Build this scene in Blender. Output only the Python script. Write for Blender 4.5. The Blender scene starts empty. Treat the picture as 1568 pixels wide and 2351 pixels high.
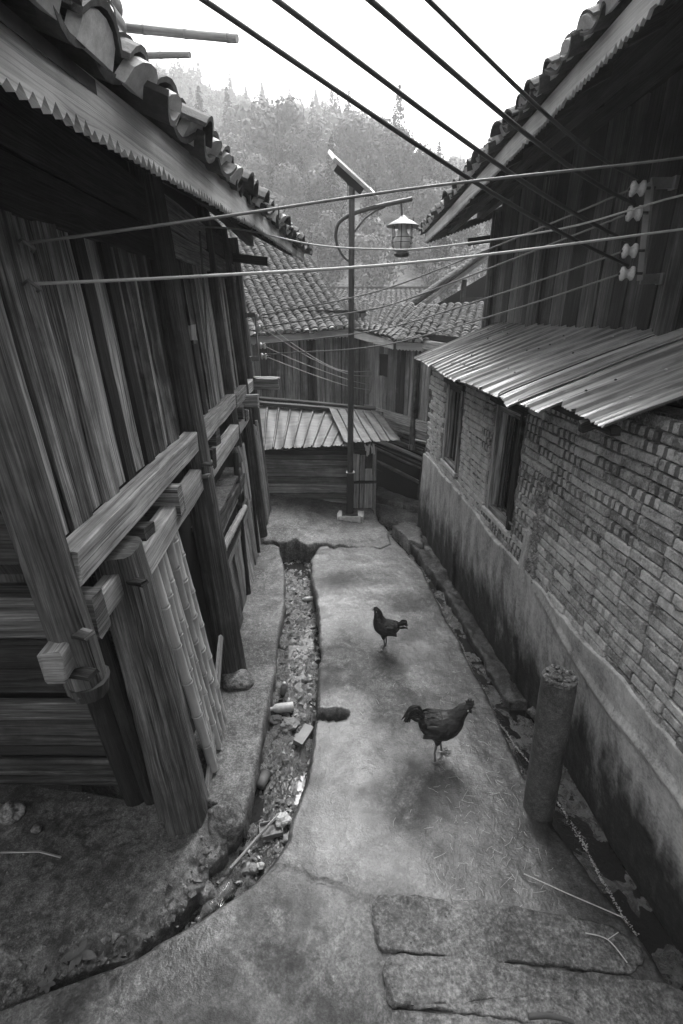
import bpy, math, random
import numpy as np
from mathutils import Vector, Matrix, noise as mnoise

# ------------------------------------------------------------------ scene, camera, sky, sun, exposure
sc = bpy.context.scene
COL = sc.collection
CAM = Vector((0.0, 0.0, 2.7))
PITCH = math.radians(21.9)
FPX, IW, IH = 1134.0, 1568.0, 2351.0
cd = bpy.data.cameras.new('camera')
cd.sensor_fit = 'VERTICAL'
cd.sensor_height = 36.0
cd.lens = FPX / IH * 36.0
cd.clip_start = 0.02
cd.clip_end = 3000.0
cam = bpy.data.objects.new('camera', cd)
cam.location = CAM
cam.rotation_euler = (math.pi / 2 - PITCH, 0, 0)
COL.objects.link(cam)
sc.camera = cam

SUN_EL, SUN_AZ = math.radians(58), math.radians(12)      # soft overcast light from high up the alley
wd = bpy.data.worlds.new('World')
sc.world = wd
wd.use_nodes = True
wn = wd.node_tree
wn.nodes.clear()
w_out = wn.nodes.new('ShaderNodeOutputWorld')
w_bg = wn.nodes.new('ShaderNodeBackground')
w_sky = wn.nodes.new('ShaderNodeTexSky')
w_sky.sky_type = 'NISHITA'
w_sky.sun_disc = False
w_sky.sun_elevation = SUN_EL
w_sky.sun_rotation = SUN_AZ
w_sky.dust_density = 8.0
w_sky.air_density = 1.0
w_sky.ozone_density = 1.0
w_bw = wn.nodes.new('ShaderNodeRGBToBW')
wn.links.new(w_sky.outputs[0], w_bw.inputs[0])
wn.links.new(w_bw.outputs[0], w_bg.inputs['Color'])
w_bg.inputs['Strength'].default_value = 0.15
wn.links.new(w_bg.outputs[0], w_out.inputs['Surface'])

sd = bpy.data.lights.new('sun', 'SUN')
sd.energy = .7
sd.angle = math.radians(35)
sd.color = (1, 1, 1)
sun = bpy.data.objects.new('sun', sd)
sdir = Vector((math.sin(SUN_AZ) * math.cos(SUN_EL), math.cos(SUN_AZ) * math.cos(SUN_EL), math.sin(SUN_EL)))
sun.rotation_euler = (-sdir).to_track_quat('-Z', 'Y').to_euler()
sun.location = (0, 0, 30)
COL.objects.link(sun)

sc.view_settings.view_transform = 'Standard'
sc.view_settings.look = 'None'
sc.view_settings.exposure = 1.7
sc.view_settings.gamma = 1.0
sc.view_settings.use_curve_mapping = False
sc.cycles.max_bounces = 6
sc.cycles.volume_bounces = 1
sc.cycles.caustics_reflective = False
sc.cycles.caustics_refractive = False

# ------------------------------------------------------------------ helpers
RND = random.Random(11)
NPR = np.random.RandomState(5)
U = RND.uniform
FW = Vector((0, math.cos(PITCH), -math.sin(PITCH)))
UP = Vector((0, math.sin(PITCH), math.cos(PITCH)))


def ray(x, y):
    return FW * FPX + Vector((1, 0, 0)) * (x - IW / 2) + UP * (IH / 2 - y)


def G(x, y, z=0.0):                       # point of the horizontal plane z seen at a measured spot
    d = ray(x, y)
    return CAM + d * ((z - CAM.z) / d.z)


def GY(x, y, Y):                          # point of the upright plane at distance Y
    d = ray(x, y)
    return CAM + d * (Y / d.y)


def GP(x, y, p0, n):
    d = ray(x, y)
    return CAM + d * ((Vector(p0) - CAM).dot(Vector(n)) / d.dot(Vector(n)))


def _h(ix, iy, s):
    n = (ix.astype(np.int64) * 374761393 + iy.astype(np.int64) * 668265263 + s * 974711) & 0xffffffff
    n = ((n ^ (n >> 13)) * 1274126177) & 0xffffffff
    return ((n ^ (n >> 16)) & 0xffff) / 65535.0


def vnoise(x, y, s=0):
    x = np.asarray(x, float); y = np.asarray(y, float)
    ix = np.floor(x); iy = np.floor(y)
    fx = x - ix; fy = y - iy
    fx = fx * fx * (3 - 2 * fx); fy = fy * fy * (3 - 2 * fy)
    a = _h(ix, iy, s); b = _h(ix + 1, iy, s); c = _h(ix, iy + 1, s); d = _h(ix + 1, iy + 1, s)
    return (a * (1 - fx) + b * fx) * (1 - fy) + (c * (1 - fx) + d * fx) * fy - 0.5


def fbm(x, y, s=0, o=4):
    t = 0; a = 1.0; f = 1.0
    for k in range(o):
        t = t + a * vnoise(x * f, y * f, s + k * 17)
        a *= 0.5; f *= 2.03
    return t


class MB:
    """collects faces, builds ONE mesh object"""
    def __init__(self):
        self.v = []; self.f = []; self.uv = []; self.sm = []

    def add(self, verts, faces, uvs=None, smooth=False):
        b = len(self.v)
        self.v.extend([tuple(p) for p in verts])
        for i, f in enumerate(faces):
            self.f.append(tuple(b + k for k in f))
            self.uv.append(uvs[i] if uvs else [(0, 0)] * len(f))
            self.sm.append(smooth)
        return self

    def sweep(self, rings, smooth=False, caps=True, uo=None, closed=True):
        n = len(rings[0]); m = len(rings)
        uo = uo if uo is not None else (U(0, 50), U(0, 50))
        L = [0.0]
        for i in range(1, m):
            L.append(L[-1] + (Vector(rings[i][0]) - Vector(rings[i - 1][0])).length)
        per = [0.0]
        for k in range(n):
            per.append(per[-1] + (Vector(rings[0][(k + 1) % n]) - Vector(rings[0][k])).length)
        V = [p for r in rings for p in r]
        F = []; T = []
        for i in range(m - 1):
            for k in range(n if closed else n - 1):
                k2 = (k + 1) % n
                F.append((i * n + k, i * n + k2, (i + 1) * n + k2, (i + 1) * n + k))
                T.append([(L[i] + uo[0], per[k] + uo[1]), (L[i] + uo[0], per[k + 1] + uo[1]),
                          (L[i + 1] + uo[0], per[k + 1] + uo[1]), (L[i + 1] + uo[0], per[k] + uo[1])])
        self.add(V, F, T, smooth)
        if caps and closed:
            for r, flip in ((rings[0], True), (rings[-1], False)):
                idx = list(range(n))
                if flip: idx.reverse()
                c = sum((Vector(p) for p in r), Vector()) / n
                self.add(r, [idx], [[(uo[0] + (Vector(r[k]) - c).x * 3, uo[1] + (Vector(r[k]) - c).z * 3) for k in idx]])
        return self

    def timber(self, p0, p1, a, wa, wb, seg=3, jit=0.003, ch=0.004, taper=1.0):
        """rectangular timber p0-p1; a = width axis; chamfered, slightly crooked"""
        p0 = Vector(p0); p1 = Vector(p1)
        d = (p1 - p0).normalized()
        a = Vector(a); a = (a - d * a.dot(d)).normalized()
        b = d.cross(a)
        ch = min(ch, wa * .3, wb * .3)
        rings = []
        for i in range(seg + 1):
            t = i / seg
            s = 1 + (taper - 1) * t
            c = p0.lerp(p1, t) + a * U(-jit, jit) + b * U(-jit, jit)
            x = wa * .5 * s; y = wb * .5 * s
            prof = [(-x + ch, -y), (x - ch, -y), (x, -y + ch), (x, y - ch), (x - ch, y), (-x + ch, y), (-x, y - ch), (-x, -y + ch)]
            e = jit if 0 < i < seg else jit * 1.6
            rings.append([c + a * (q[0] + U(-e, e) * .5) + b * (q[1] + U(-e, e) * .5) + d * (0 if 0 < i < seg else U(-e, e) * 1.5) for q in prof])
        return self.sweep(rings)

    def tube(self, pts, rad, n=8, jit=0.0, smooth=True, caps=True):
        pts = [Vector(p) for p in pts]
        if not hasattr(rad, '__len__'): rad = [rad] * len(pts)
        rings = []
        ref = None
        for i, p in enumerate(pts):
            t = (pts[min(i + 1, len(pts) - 1)] - pts[max(i - 1, 0)]).normalized()
            if ref is None:
                ref = Vector((0, 0, 1)) if abs(t.z) < .9 else Vector((0, 1, 0))
            a = (ref - t * ref.dot(t)).normalized()
            b = t.cross(a)
            ref = a
            rings.append([p + (a * math.cos(2 * math.pi * k / n) + b * math.sin(2 * math.pi * k / n)) * (rad[i] * (1 + U(-jit, jit))) for k in range(n)])
        return self.sweep(rings, smooth, caps)

    def post(self, p0, p1, r0, r1, n=12, seg=9, bow=.012, rough=.06):
        """weathered log: crooked, flattened, with checks"""
        p0 = Vector(p0); p1 = Vector(p1)
        d = (p1 - p0).normalized()
        a = Vector((1, 0, 0)) if abs(d.x) < .7 else Vector((0, 1, 0))
        a = (a - d * a.dot(d)).normalized(); b = d.cross(a)
        prof = [1 + U(-rough, rough) for k in range(n)]
        ck = RND.randrange(n)
        prof[ck] -= rough * 2.2
        bx, by = U(-bow, bow), U(-bow, bow)
        rings = []
        for i in range(seg + 1):
            t = i / seg
            c = p0.lerp(p1, t) + a * bx * math.sin(t * 3.1) + b * by * math.sin(t * 3.1 + .6)
            r = r0 + (r1 - r0) * t
            rings.append([c + (a * math.cos(2 * math.pi * k / n) + b * math.sin(2 * math.pi * k / n)) * r * (prof[k] + U(-.02, .02)) for k in range(n)])
        return self.sweep(rings, True)

    def lathe(self, prof, M=Matrix(), n=14, smooth=True):
        rings = [[M @ Vector((r * math.cos(2 * math.pi * k / n), r * math.sin(2 * math.pi * k / n), z)) for k in range(n)] for r, z in prof]
        return self.sweep(rings, smooth)

    def mesh(self, name, mat):
        me = bpy.data.meshes.new(name)
        me.from_pydata(self.v, [], self.f)
        uvl = me.uv_layers.new(name='UVMap')
        uvl.data.foreach_set('uv', np.array([c for t in self.uv for p in t for c in p], dtype=np.float32))
        me.polygons.foreach_set('use_smooth', self.sm)
        me.materials.append(mat)
        me.update()
        return me

    def build(self, name, mat, parent=None, **kw):
        return link(name, self.mesh(name, mat), parent, **kw)


def link(name, me, parent=None, mw=None, label=None, cat=None, group=None, kind=None):
    o = bpy.data.objects.new(name, me)
    COL.objects.link(o)
    if parent is not None:
        o.parent = parent
        o.matrix_parent_inverse = Matrix.Translation(-Vector(parent.location)) if parent.type == 'EMPTY' else Matrix()
    if mw is not None:
        o.matrix_basis = mw
    if label: o['label'] = label
    if cat: o['category'] = cat
    if group: o['group'] = group
    if kind: o['kind'] = kind
    return o


def thing(name, label, cat, loc, group=None):
    o = bpy.data.objects.new(name, None)
    COL.objects.link(o)
    o.location = Vector(loc)
    o.empty_display_size = .1
    o['label'] = label; o['category'] = cat
    if group: o['group'] = group
    return o


def np_mesh(name, V, Q, mat, attr=None, smooth=False, uv=None):
    me = bpy.data.meshes.new(name)
    k = Q.shape[1]
    me.vertices.add(len(V)); me.vertices.foreach_set('co', np.ascontiguousarray(V, dtype=np.float32).ravel())
    me.loops.add(Q.size); me.loops.foreach_set('vertex_index', np.ascontiguousarray(Q, dtype=np.int32).ravel())
    me.polygons.add(len(Q))
    me.polygons.foreach_set('loop_start', np.arange(0, Q.size, k, dtype=np.int32))
    me.polygons.foreach_set('loop_total', np.full(len(Q), k, dtype=np.int32))
    if attr is not None:
        a = me.attributes.new('tone', 'FLOAT', 'POINT')
        a.data.foreach_set('value', np.ascontiguousarray(attr, dtype=np.float32))
    if uv is not None:
        l = me.uv_layers.new(name='UVMap')
        l.data.foreach_set('uv', np.ascontiguousarray(uv, dtype=np.float32).ravel())
    me.materials.append(mat)
    me.update(calc_edges=True)
    me.validate()
    me.polygons.foreach_set('use_smooth', np.full(len(me.polygons), smooth))
    return me


# ------------------------------------------------------------------ materials (the photograph is black and white: all greys)
class NT:
    def __init__(self, name):
        self.m = bpy.data.materials.new(name)
        self.m.use_nodes = True
        self.t = self.m.node_tree
        self.b = self.t.nodes['Principled BSDF']

    def n(self, ty, props=None, **inp):
        x = self.t.nodes.new(ty)
        for k, v in (props or {}).items(): setattr(x, k, v)
        for k, v in inp.items():
            s = x.inputs[int(k[1:])] if k[0] == 'i' and k[1:].isdigit() else x.inputs[k]
            self.set(s, v)
        return x

    def set(self, s, v):
        if isinstance(v, bpy.types.NodeSocket): self.t.links.new(v, s)
        elif isinstance(v, bpy.types.Node): self.t.links.new(v.outputs[0], s)
        else: s.default_value = v

    def bsdf(self, **kw):
        for k, v in kw.items():
            self.set(self.b.inputs[k.replace('_', ' ')], v)

    def math(self, op, a, b=0.0, c=0.0, clamp=False):
        x = self.n('ShaderNodeMath', {'operation': op, 'use_clamp': clamp}, i0=a, i1=b)
        if op in ('MULTIPLY_ADD', 'SMOOTH_MIN'): self.set(x.inputs[2], c)
        return x.outputs[0]

    def map(self, v, a, b, c, d):
        return self.n('ShaderNodeMapRange', None, Value=v, i1=a, i2=b, i3=c, i4=d).outputs[0]

    def noise(self, vec, scale, detail=5.0, rough=.55, dist=0.0):
        return self.n('ShaderNodeTexNoise', None, Vector=vec, Scale=scale, Detail=detail, Roughness=rough, Distortion=dist).outputs[0]

    def scale(self, vec, s):
        return self.n('ShaderNodeVectorMath', {'operation': 'MULTIPLY'}, i0=vec, i1=s).outputs[0]

    def addv(self, a, b):
        return self.n('ShaderNodeVectorMath', {'operation': 'ADD'}, i0=a, i1=b).outputs[0]

    def ramp(self, v, stops):
        r = self.n('ShaderNodeValToRGB', None, Fac=v)
        e = r.color_ramp.elements
        while len(e) < len(stops): e.new(.5)
        for i, (p, g) in enumerate(stops):
            e[i].position = p; e[i].color = (g, g, g, 1)
        return r.outputs[0]

    def bump(self, h, strength=.5, dist=.01, nrm=None):
        x = self.n('ShaderNodeBump', None, Height=h, Strength=strength, Distance=dist)
        if nrm is not None: self.set(x.inputs['Normal'], nrm)
        return x.outputs[0]

    @property
    def pos(self): return self.n('ShaderNodeNewGeometry').outputs['Position']

    @property
    def uv(self): return self.n('ShaderNodeTexCoord').outputs['UV']

    @property
    def obj(self): return self.n('ShaderNodeTexCoord').outputs['Object']

    @property
    def rand(self): return self.n('ShaderNodeObjectInfo').outputs['Random']


def wood(name, lo, hi, con=1.0, bump=.7, rough=.72, var=.3):
    """weathered timber: grain, long dark checks and blotches along the UV length"""
    m = NT(name)
    off = m.n('ShaderNodeCombineXYZ', None, X=m.math('MULTIPLY', m.rand, 91.0), Y=m.math('MULTIPLY', m.rand, 53.0))
    uv = m.addv(m.uv, off)
    wob = m.noise(m.scale(uv, (1.5, 5, 1)), 1.0, 3)
    vor = m.n('ShaderNodeTexVoronoi', {'feature': 'F1'}, Vector=m.scale(uv, (1.3, 6.0, 1)), Scale=1.0)
    knot = m.map(vor.outputs['Distance'], 0.04, 0.20, 1.0, 0.0)
    uvw = m.addv(uv, m.n('ShaderNodeCombineXYZ', None, X=0.0, Y=m.math('MULTIPLY_ADD', wob, .022, m.math('MULTIPLY', knot, .018))))
    blot = m.noise(m.pos, 4.0, 5, .65)
    fine = m.noise(m.scale(uvw, (3.5, 120.0, 1)), 1.0, 4, .7)
    mid = m.noise(m.scale(uvw, (.9, 36.0, 1)), 1.0, 5, .65)
    broad = m.noise(m.scale(uvw, (.5, 5.0, 1)), 1.0, 4, .6)
    line = m.noise(m.scale(uvw, (.45, 36.0, 1)), 1.0, 3, .55)
    gate = m.map(m.noise(m.scale(uv, (.7, 7.0, 1)), 1.0, 3), .44, .58, 0.0, 1.0)
    ck = m.map(m.math('ABSOLUTE', m.math('SUBTRACT', line, .5)), .004, .020, .85 * min(1, con), 0.0)
    check = m.math('SUBTRACT', 1.0, m.math('MULTIPLY', ck, gate))
    t = m.math('MULTIPLY_ADD', broad, .6, m.math('MULTIPLY_ADD', blot, .5, m.math('MULTIPLY', m.math('SUBTRACT', m.rand, .5), var)))
    tone = m.map(t, .42, .70, lo, hi)
    g1 = m.map(fine, .34, .66, 1 - .45 * con, 1 + .45 * con)
    cv = m.map(blot, .35, .60, .45, 1.0)
    g2_ = m.math('MULTIPLY_ADD', m.map(mid, .36, .64, -.62 * con, .42 * con), cv, 1.0)
    k = m.map(knot, 0, 1, 1.0, .55)
    col = m.math('MULTIPLY', m.math('MULTIPLY', tone, g1), m.math('MULTIPLY', m.math('MULTIPLY', g2_, check), k))
    h = m.math('MULTIPLY_ADD', fine, .35, m.math('MULTIPLY_ADD', mid, .8, m.math('MULTIPLY', check, .8)))
    m.bsdf(Base_Color=col, Roughness=m.map(fine, .3, .7, rough + .1, rough - .15), Normal=m.bump(h, bump, .010), Specular_IOR_Level=.35)
    return m.m


def concrete(name, lo, hi, wet=.5, bump=.6, big=1.3, pits=True, fine=85.0, dark=.5):
    m = NT(name)
    p = m.pos
    n1 = m.noise(p, big, 6, .62, .4)
    n2 = m.noise(p, 7.0, 6, .65, .3)
    n3 = m.noise(p, fine, 3, .7)
    n4 = m.noise(p, 34.0, 4, .65)
    f = m.math('MULTIPLY_ADD', n1, .5, m.math('MULTIPLY_ADD', n2, .45, m.math('MULTIPLY_ADD', n4, .3, m.math('MULTIPLY', n3, .25))))
    col = m.ramp(f, [(.60, lo * dark), (.70, lo), (.79, (lo + hi) * .5), (.90, hi)])
    col = m.n('ShaderNodeMix', {'data_type': 'RGBA', 'blend_type': 'MULTIPLY'}, Factor=1.0, i6=col, i7=m.math('MULTIPLY', m.map(n3, .36, .64, .62, 1.38), m.map(n4, .36, .64, .72, 1.25))).outputs[2]
    h = m.math('MULTIPLY_ADD', n3, .35, m.math('MULTIPLY_ADD', n4, .8, m.math('MULTIPLY', n2, 1.4)))
    if pits:
        v = m.n('ShaderNodeTexVoronoi', None, Vector=p, Scale=45.0).outputs['Distance']
        pit = m.map(v, .05, .22, 0.0, 1.0)
        h = m.math('MULTIPLY_ADD', pit, .35, h)
    w1 = m.noise(p, 1.7, 4, .6, .6)
    w2 = m.noise(p, 11.0, 4, .6)
    w = m.math('MULTIPLY_ADD', w1, .55, m.math('MULTIPLY_ADD', w2, .3, m.math('MULTIPLY', n4, .2)))
    ro = m.map(w, .44, .58, .62 - .36 * wet, .82)
    m.bsdf(Base_Color=col, Roughness=ro, Normal=m.bump(h, bump, .008), Specular_IOR_Level=.5)
    if wet > .8:
        m.bsdf(Coat_Weight=m.map(w, .43, .60, .75, 0.0), Coat_Roughness=m.map(n4, .35, .65, .10, .30), Coat_IOR=1.45)
        m.set(m.b.inputs['Coat Normal'], m.bump(m.math('MULTIPLY_ADD', n3, .6, n4), bump * .5, .006))
    return m.m


def wet_path():
    m = NT('wet_concrete')
    p = m.pos
    n1 = m.noise(p, .9, 5, .55, .5)
    n2 = m.noise(p, 5.5, 5, .6, .4)
    n3 = m.noise(p, 95.0, 3, .7)
    n4 = m.noise(p, 30.0, 4, .65)
    st = m.noise(m.addv(p, (7.3, 2.1, 0.0)), 2.6, 6, .62, .8)
    tone = m.map(m.math('MULTIPLY_ADD', n1, .55, m.math('MULTIPLY', n2, .45)), .38, .63, .03, .115)
    stain = m.math('MULTIPLY', m.map(st, .48, .57, 1.0, .45), m.math('MULTIPLY', m.map(m.noise(p, 13.0, 5, .7, .5), .53, .60, 1.0, .52), m.map(m.noise(m.addv(p, (1.7, 9.0, 0.0)), 9.0, 6, .72, .3), .55, .64, 1.0, 1.6)))
    col = m.math('MULTIPLY', m.math('MULTIPLY', tone, stain), m.math('MULTIPLY', m.map(n3, .36, .64, .55, 1.45), m.map(n4, .38, .62, .72, 1.26)))
    wet = m.map(m.noise(m.addv(p, (3.0, 1.0, 0.0)), 1.05, 4, .55, .4), .42, .60, 1.0, 0.0)
    h = m.math('MULTIPLY_ADD', n3, .45, m.math('MULTIPLY_ADD', n4, .7, m.math('MULTIPLY', n2, .6)))
    m.bsdf(Base_Color=col, Roughness=m.map(wet, 0, 1, .72, .34), Normal=m.bump(h, .9, .007), Specular_IOR_Level=.5,
           Coat_Weight=m.math('MULTIPLY', m.math('MULTIPLY', wet, m.map(n2, .38, .58, 1.0, .4)), .7), Coat_Roughness=m.map(n4, .35, .65, .16, .34), Coat_IOR=1.45)
    m.set(m.b.inputs['Coat Normal'], m.bump(m.math('MULTIPLY_ADD', n4, .35, n3), .55, .005))
    return m.m


def plain(name, g, rough=.6, metal=0.0, var=.25, sc=20.0, bump=.15, spec=.5, coords='pos'):
    m = NT(name)
    p = m.pos if coords == 'pos' else m.obj
    n = m.noise(p, sc, 5, .6)
    n2 = m.noise(p, sc * 7, 3, .6)
    f = m.math('MULTIPLY_ADD', n, .7, m.math('MULTIPLY', n2, .3))
    col = m.ramp(f, [(.3, g * (1 - var)), (.5, g), (.72, min(1, g * (1 + var)))])
    m.bsdf(Base_Color=col, Roughness=m.map(n, .3, .7, max(.03, rough - .12), min(1, rough + .12)), Metallic=metal,
           Normal=m.bump(f, bump, .004), Specular_IOR_Level=spec)
    return m.m


MAT = {}
MAT['wood_mid'] = wood('weathered_wood', .02, .34, con=1.4, bump=1.0, var=.6)
MAT['wood_light'] = wood('pale_wood', .14, .40, con=.8, var=.2, bump=.7)
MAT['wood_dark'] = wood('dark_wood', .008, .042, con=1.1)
MAT['wood_right'] = wood('shade_toned_wood', .02, .12, con=1.1)  # eave shade on the right house boards is put into this dark tone
MAT['wood_post'] = wood('post_wood', .015, .12, con=1.35, bump=1.0)
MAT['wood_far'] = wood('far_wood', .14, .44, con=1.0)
MAT['bamboo'] = wood('bamboo', .26, .46, con=.22, bump=.15, rough=.5, var=.25)
MAT['fascia'] = wood('fascia_wood', .34, .60, con=.4, bump=.3, var=.1)
MAT['path'] = wet_path()
MAT['ledge'] = concrete('ledge_concrete', .065, .165, wet=.55, bump=.6)
MAT['yard'] = concrete('yard_concrete', .045, .14, wet=.55, bump=.5, big=1.6, pits=False, fine=140)
MAT['slab'] = concrete('rough_stone', .06, .16, wet=.5, bump=1.0, big=2.6, fine=75, dark=.35)
MAT['earth'] = concrete('earth', .03, .08, wet=.3, bump=1.0)
MAT['rubble'] = concrete('rubble', .07, .17, wet=.4, bump=.9)
MAT['kerb'] = concrete('mossy_kerb', .02, .09, wet=.6, bump=1.0, big=4)
MAT['stone'] = concrete('rock', .08, .2, wet=.4, bump=.7, big=4)
MAT['mortar'] = concrete('mortar', .14, .26, wet=0.0, bump=1.0, big=5)
MAT['pole'] = concrete('pole_concrete', .045, .085, wet=.3, bump=.35, big=3, pits=False, fine=160)
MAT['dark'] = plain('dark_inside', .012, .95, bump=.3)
MAT['iron'] = plain('dark_iron', .035, .5, .3)
MAT['steel'] = plain('painted_steel', .07, .42, .25)
MAT['zinc'] = plain('zinc_steel', .22, .45, .6)
MAT['porcelain'] = plain('porcelain', .62, .3, var=.25, sc=60)
MAT['cable_black'] = plain('black_cable', .025, .45)
MAT['cable_pale'] = plain('pale_cable', .42, .5)
MAT['cable_grey'] = plain('grey_cable', .16, .5)
MAT['plug'] = plain('lime_plug', .5, .85, var=.35, sc=30, bump=.5)
MAT['white'] = plain('white_plastic', .45, .4, var=.3, sc=50)
MAT['grey_plastic'] = plain('grey_plastic', .16, .45)
MAT['straw'] = plain('straw', .42, .6)
MAT['twig'] = plain('twig', .06, .8)
MAT['litter'] = plain('wet_litter', .16, .35, var=.9, sc=14)
MAT['leaf'] = plain('leaf', .07, .5, var=.4)
MAT['solar'] = plain('solar_cells', .02, .15)
MAT['frame_white'] = plain('aluminium', .6, .35, .2)


def m_tile():
    m = NT('clay_tile')
    p = m.pos
    n1 = m.noise(p, 9.0, 5, .65); n2 = m.noise(p, 70.0, 4, .65)
    f = m.math('ADD', m.math('MULTIPLY_ADD', n1, .5, m.math('MULTIPLY', n2, .4)), m.math('MULTIPLY', m.rand, .2))
    m.bsdf(Base_Color=m.ramp(f, [(.38, .02), (.55, .048), (.72, .10), (.85, .2)]), Roughness=.8, Normal=m.bump(n2, .5, .005))
    return m.m


def m_plaster():
    m = NT('stained_plaster')
    p = m.pos
    z = m.n('ShaderNodeSeparateXYZ', None, Vector=p).outputs[2]
    n1 = m.noise(p, 2.2, 6, .65, .4)
    drip = m.noise(m.scale(p, (5, 5, 1.6)), 1.6, 6, .68, .3)
    n3 = m.noise(p, 38.0, 4, .7)
    n4 = m.noise(p, 95.0, 3, .7)
    # damp, mossy stain that climbs unevenly from the drain (a stain of its own, not shade)
    edge = m.math('MULTIPLY_ADD', m.math('SUBTRACT', n1, .5), 1.0, m.math('MULTIPLY_ADD', m.math('SUBTRACT', drip, .5), .8, z))
    damp = m.map(edge, .22, .72, 0.0, 1.0)
    f = m.math('MULTIPLY_ADD', drip, .55, m.math('MULTIPLY_ADD', n3, .3, m.math('MULTIPLY', n4, .2)))
    dry = m.ramp(f, [(.42, .20), (.53, .40), (.66, .58)])
    moss = m.ramp(f, [(.42, .010), (.53, .03), (.66, .10)])
    mix = m.n('ShaderNodeMix', {'data_type': 'RGBA'}, Factor=damp, i6=moss, i7=dry)
    h = m.math('MULTIPLY_ADD', n3, .6, m.math('MULTIPLY_ADD', n4, .35, m.math('MULTIPLY', drip, 1.2)))
    m.bsdf(Base_Color=mix.outputs[2], Roughness=m.map(damp, 0, 1, .6, .85), Normal=m.bump(h, .7, .009))
    return m.m


def m_brick(name='fired_brick', banded=1.0):
    m = NT(name)
    uv = m.uv
    p = m.pos
    r = m.rand
    # kiln flashing: dark bars and ovals where the bricks touched in the kiln
    off = m.n('ShaderNodeCombineXYZ', None, X=m.math('MULTIPLY', r, 37.0), Y=m.math('MULTIPLY', r, 17.0))
    uo = m.addv(uv, off)
    bars = m.n('ShaderNodeTexWave', {'wave_type': 'BANDS', 'bands_direction': 'X', 'wave_profile': 'SIN'}, Vector=uo, Scale=1.25, Distortion=1.2, Detail=2.0, i4=3.0).outputs['Fac']
    big = m.noise(p, 1.3, 3)
    has = m.map(m.math('FRACT', m.math('MULTIPLY', r, 7.31)), .40, .75, 0.0, .85)
    bar = m.map(bars, .52, .66, 0.0, 1.0)
    k = m.math('MULTIPLY', m.math('MULTIPLY', bar, has), banded)
    n3 = m.noise(p, 45.0, 4, .7); n4 = m.noise(p, 110.0, 3, .7); n2 = m.noise(p, 11.0, 4)
    f = m.math('ADD', m.math('MULTIPLY_ADD', n2, .35, m.math('MULTIPLY_ADD', n3, .3, m.math('MULTIPLY', n4, .3))), m.math('MULTIPLY', r, .12))
    body = m.ramp(f, [(.44, .15), (.53, .36), (.62, .56)])
    flash = m.ramp(f, [(.4, .035), (.7, .085)])
    mix = m.n('ShaderNodeMix', {'data_type': 'RGBA'}, Factor=k, i6=body, i7=flash)
    h = m.math('MULTIPLY_ADD', n3, .8, m.math('MULTIPLY', n4, .7))
    m.bsdf(Base_Color=mix.outputs[2], Roughness=.85, Normal=m.bump(h, .9, .006))
    return m.m


def m_tin(name, lo, hi, rough, metal=.35, spec=.5):
    m = NT(name)
    p = m.pos
    n1 = m.noise(m.scale(p, (.7, 5.0, 2.0)), 1.5, 5, .6); n2 = m.noise(p, 40.0, 4, .7)
    n3 = m.noise(m.scale(p, (1.2, 14.0, 2.0)), 1.5, 5, .7)
    dirt = m.map(n3, .42, .62, .45, 1.08)
    f = m.math('MULTIPLY_ADD', n1, .75, m.math('MULTIPLY', n2, .25))
    m.bsdf(Base_Color=m.math('MULTIPLY', m.map(f, .35, .65, lo, hi), dirt), Metallic=metal, Specular_IOR_Level=spec, Roughness=m.map(n2, .3, .7, rough - .06, rough + .1), Normal=m.bump(n1, .12, .01))
    return m.m


def m_mud():
    m = NT('wet_mud')
    p = m.pos
    n1 = m.noise(p, 14.0, 6, .65, .5); n2 = m.noise(p, 75.0, 5, .7, .3)
    f = m.math('MULTIPLY_ADD', n1, .6, m.math('MULTIPLY', n2, .4))
    col = m.ramp(f, [(.42, .025), (.53, .07), (.62, .18), (.72, .34)])
    h = m.math('MULTIPLY_ADD', n1, 1.0, m.math('MULTIPLY', n2, .8))
    m.bsdf(Base_Color=col, Roughness=m.map(n1, .4, .6, .12, .45), Normal=m.bump(h, 1.0, .02), Specular_IOR_Level=1.0, IOR=1.6)
    return m.m


def m_water():
    m = NT('dirty_water')
    n = m.noise(m.pos, 25.0, 3)
    m.bsdf(Base_Color=(.018, .018, .018, 1), Roughness=.05, Normal=m.bump(m.math('MULTIPLY_ADD', m.noise(m.pos, 70.0, 3), .6, n), .5, .006), IOR=1.45, Specular_IOR_Level=.6)
    return m.m


def m_foliage(name, lo, hi):
    m = NT(name)
    a = m.n('ShaderNodeAttribute', {'attribute_name': 'tone'}).outputs['Fac']
    n = m.noise(m.pos, .9, 3)
    f = m.math('MULTIPLY_ADD', n, .3, m.math('MULTIPLY', a, .75), clamp=True)
    m.bsdf(Base_Color=m.ramp(f, [(.15, lo), (.85, hi)]), Roughness=.75, Specular_IOR_Level=.2)
    return m.m


def m_feather():
    m = NT('dark_feathers')
    n = m.noise(m.scale(m.obj, (30, 90, 90)), 1.0, 4, .6)
    v = m.n('ShaderNodeTexVoronoi', None, Vector=m.scale(m.obj, (26, 44, 40)), Scale=1.0).outputs['Distance']
    m.bsdf(Base_Color=m.ramp(m.math('MULTIPLY_ADD', v, .4, m.math('MULTIPLY', n, .7)), [(.3, .006), (.6, .02), (.85, .055)]), Roughness=.5,
           Normal=m.bump(m.math('MULTIPLY_ADD', n, .5, v), .8, .006), Specular_IOR_Level=.4)
    return m.m


def m_glass(name, g, rough=.05):
    m = NT(name)
    m.bsdf(Base_Color=(g, g, g, 1), Roughness=rough, Transmission_Weight=.9, IOR=1.3)
    return m.m


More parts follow.
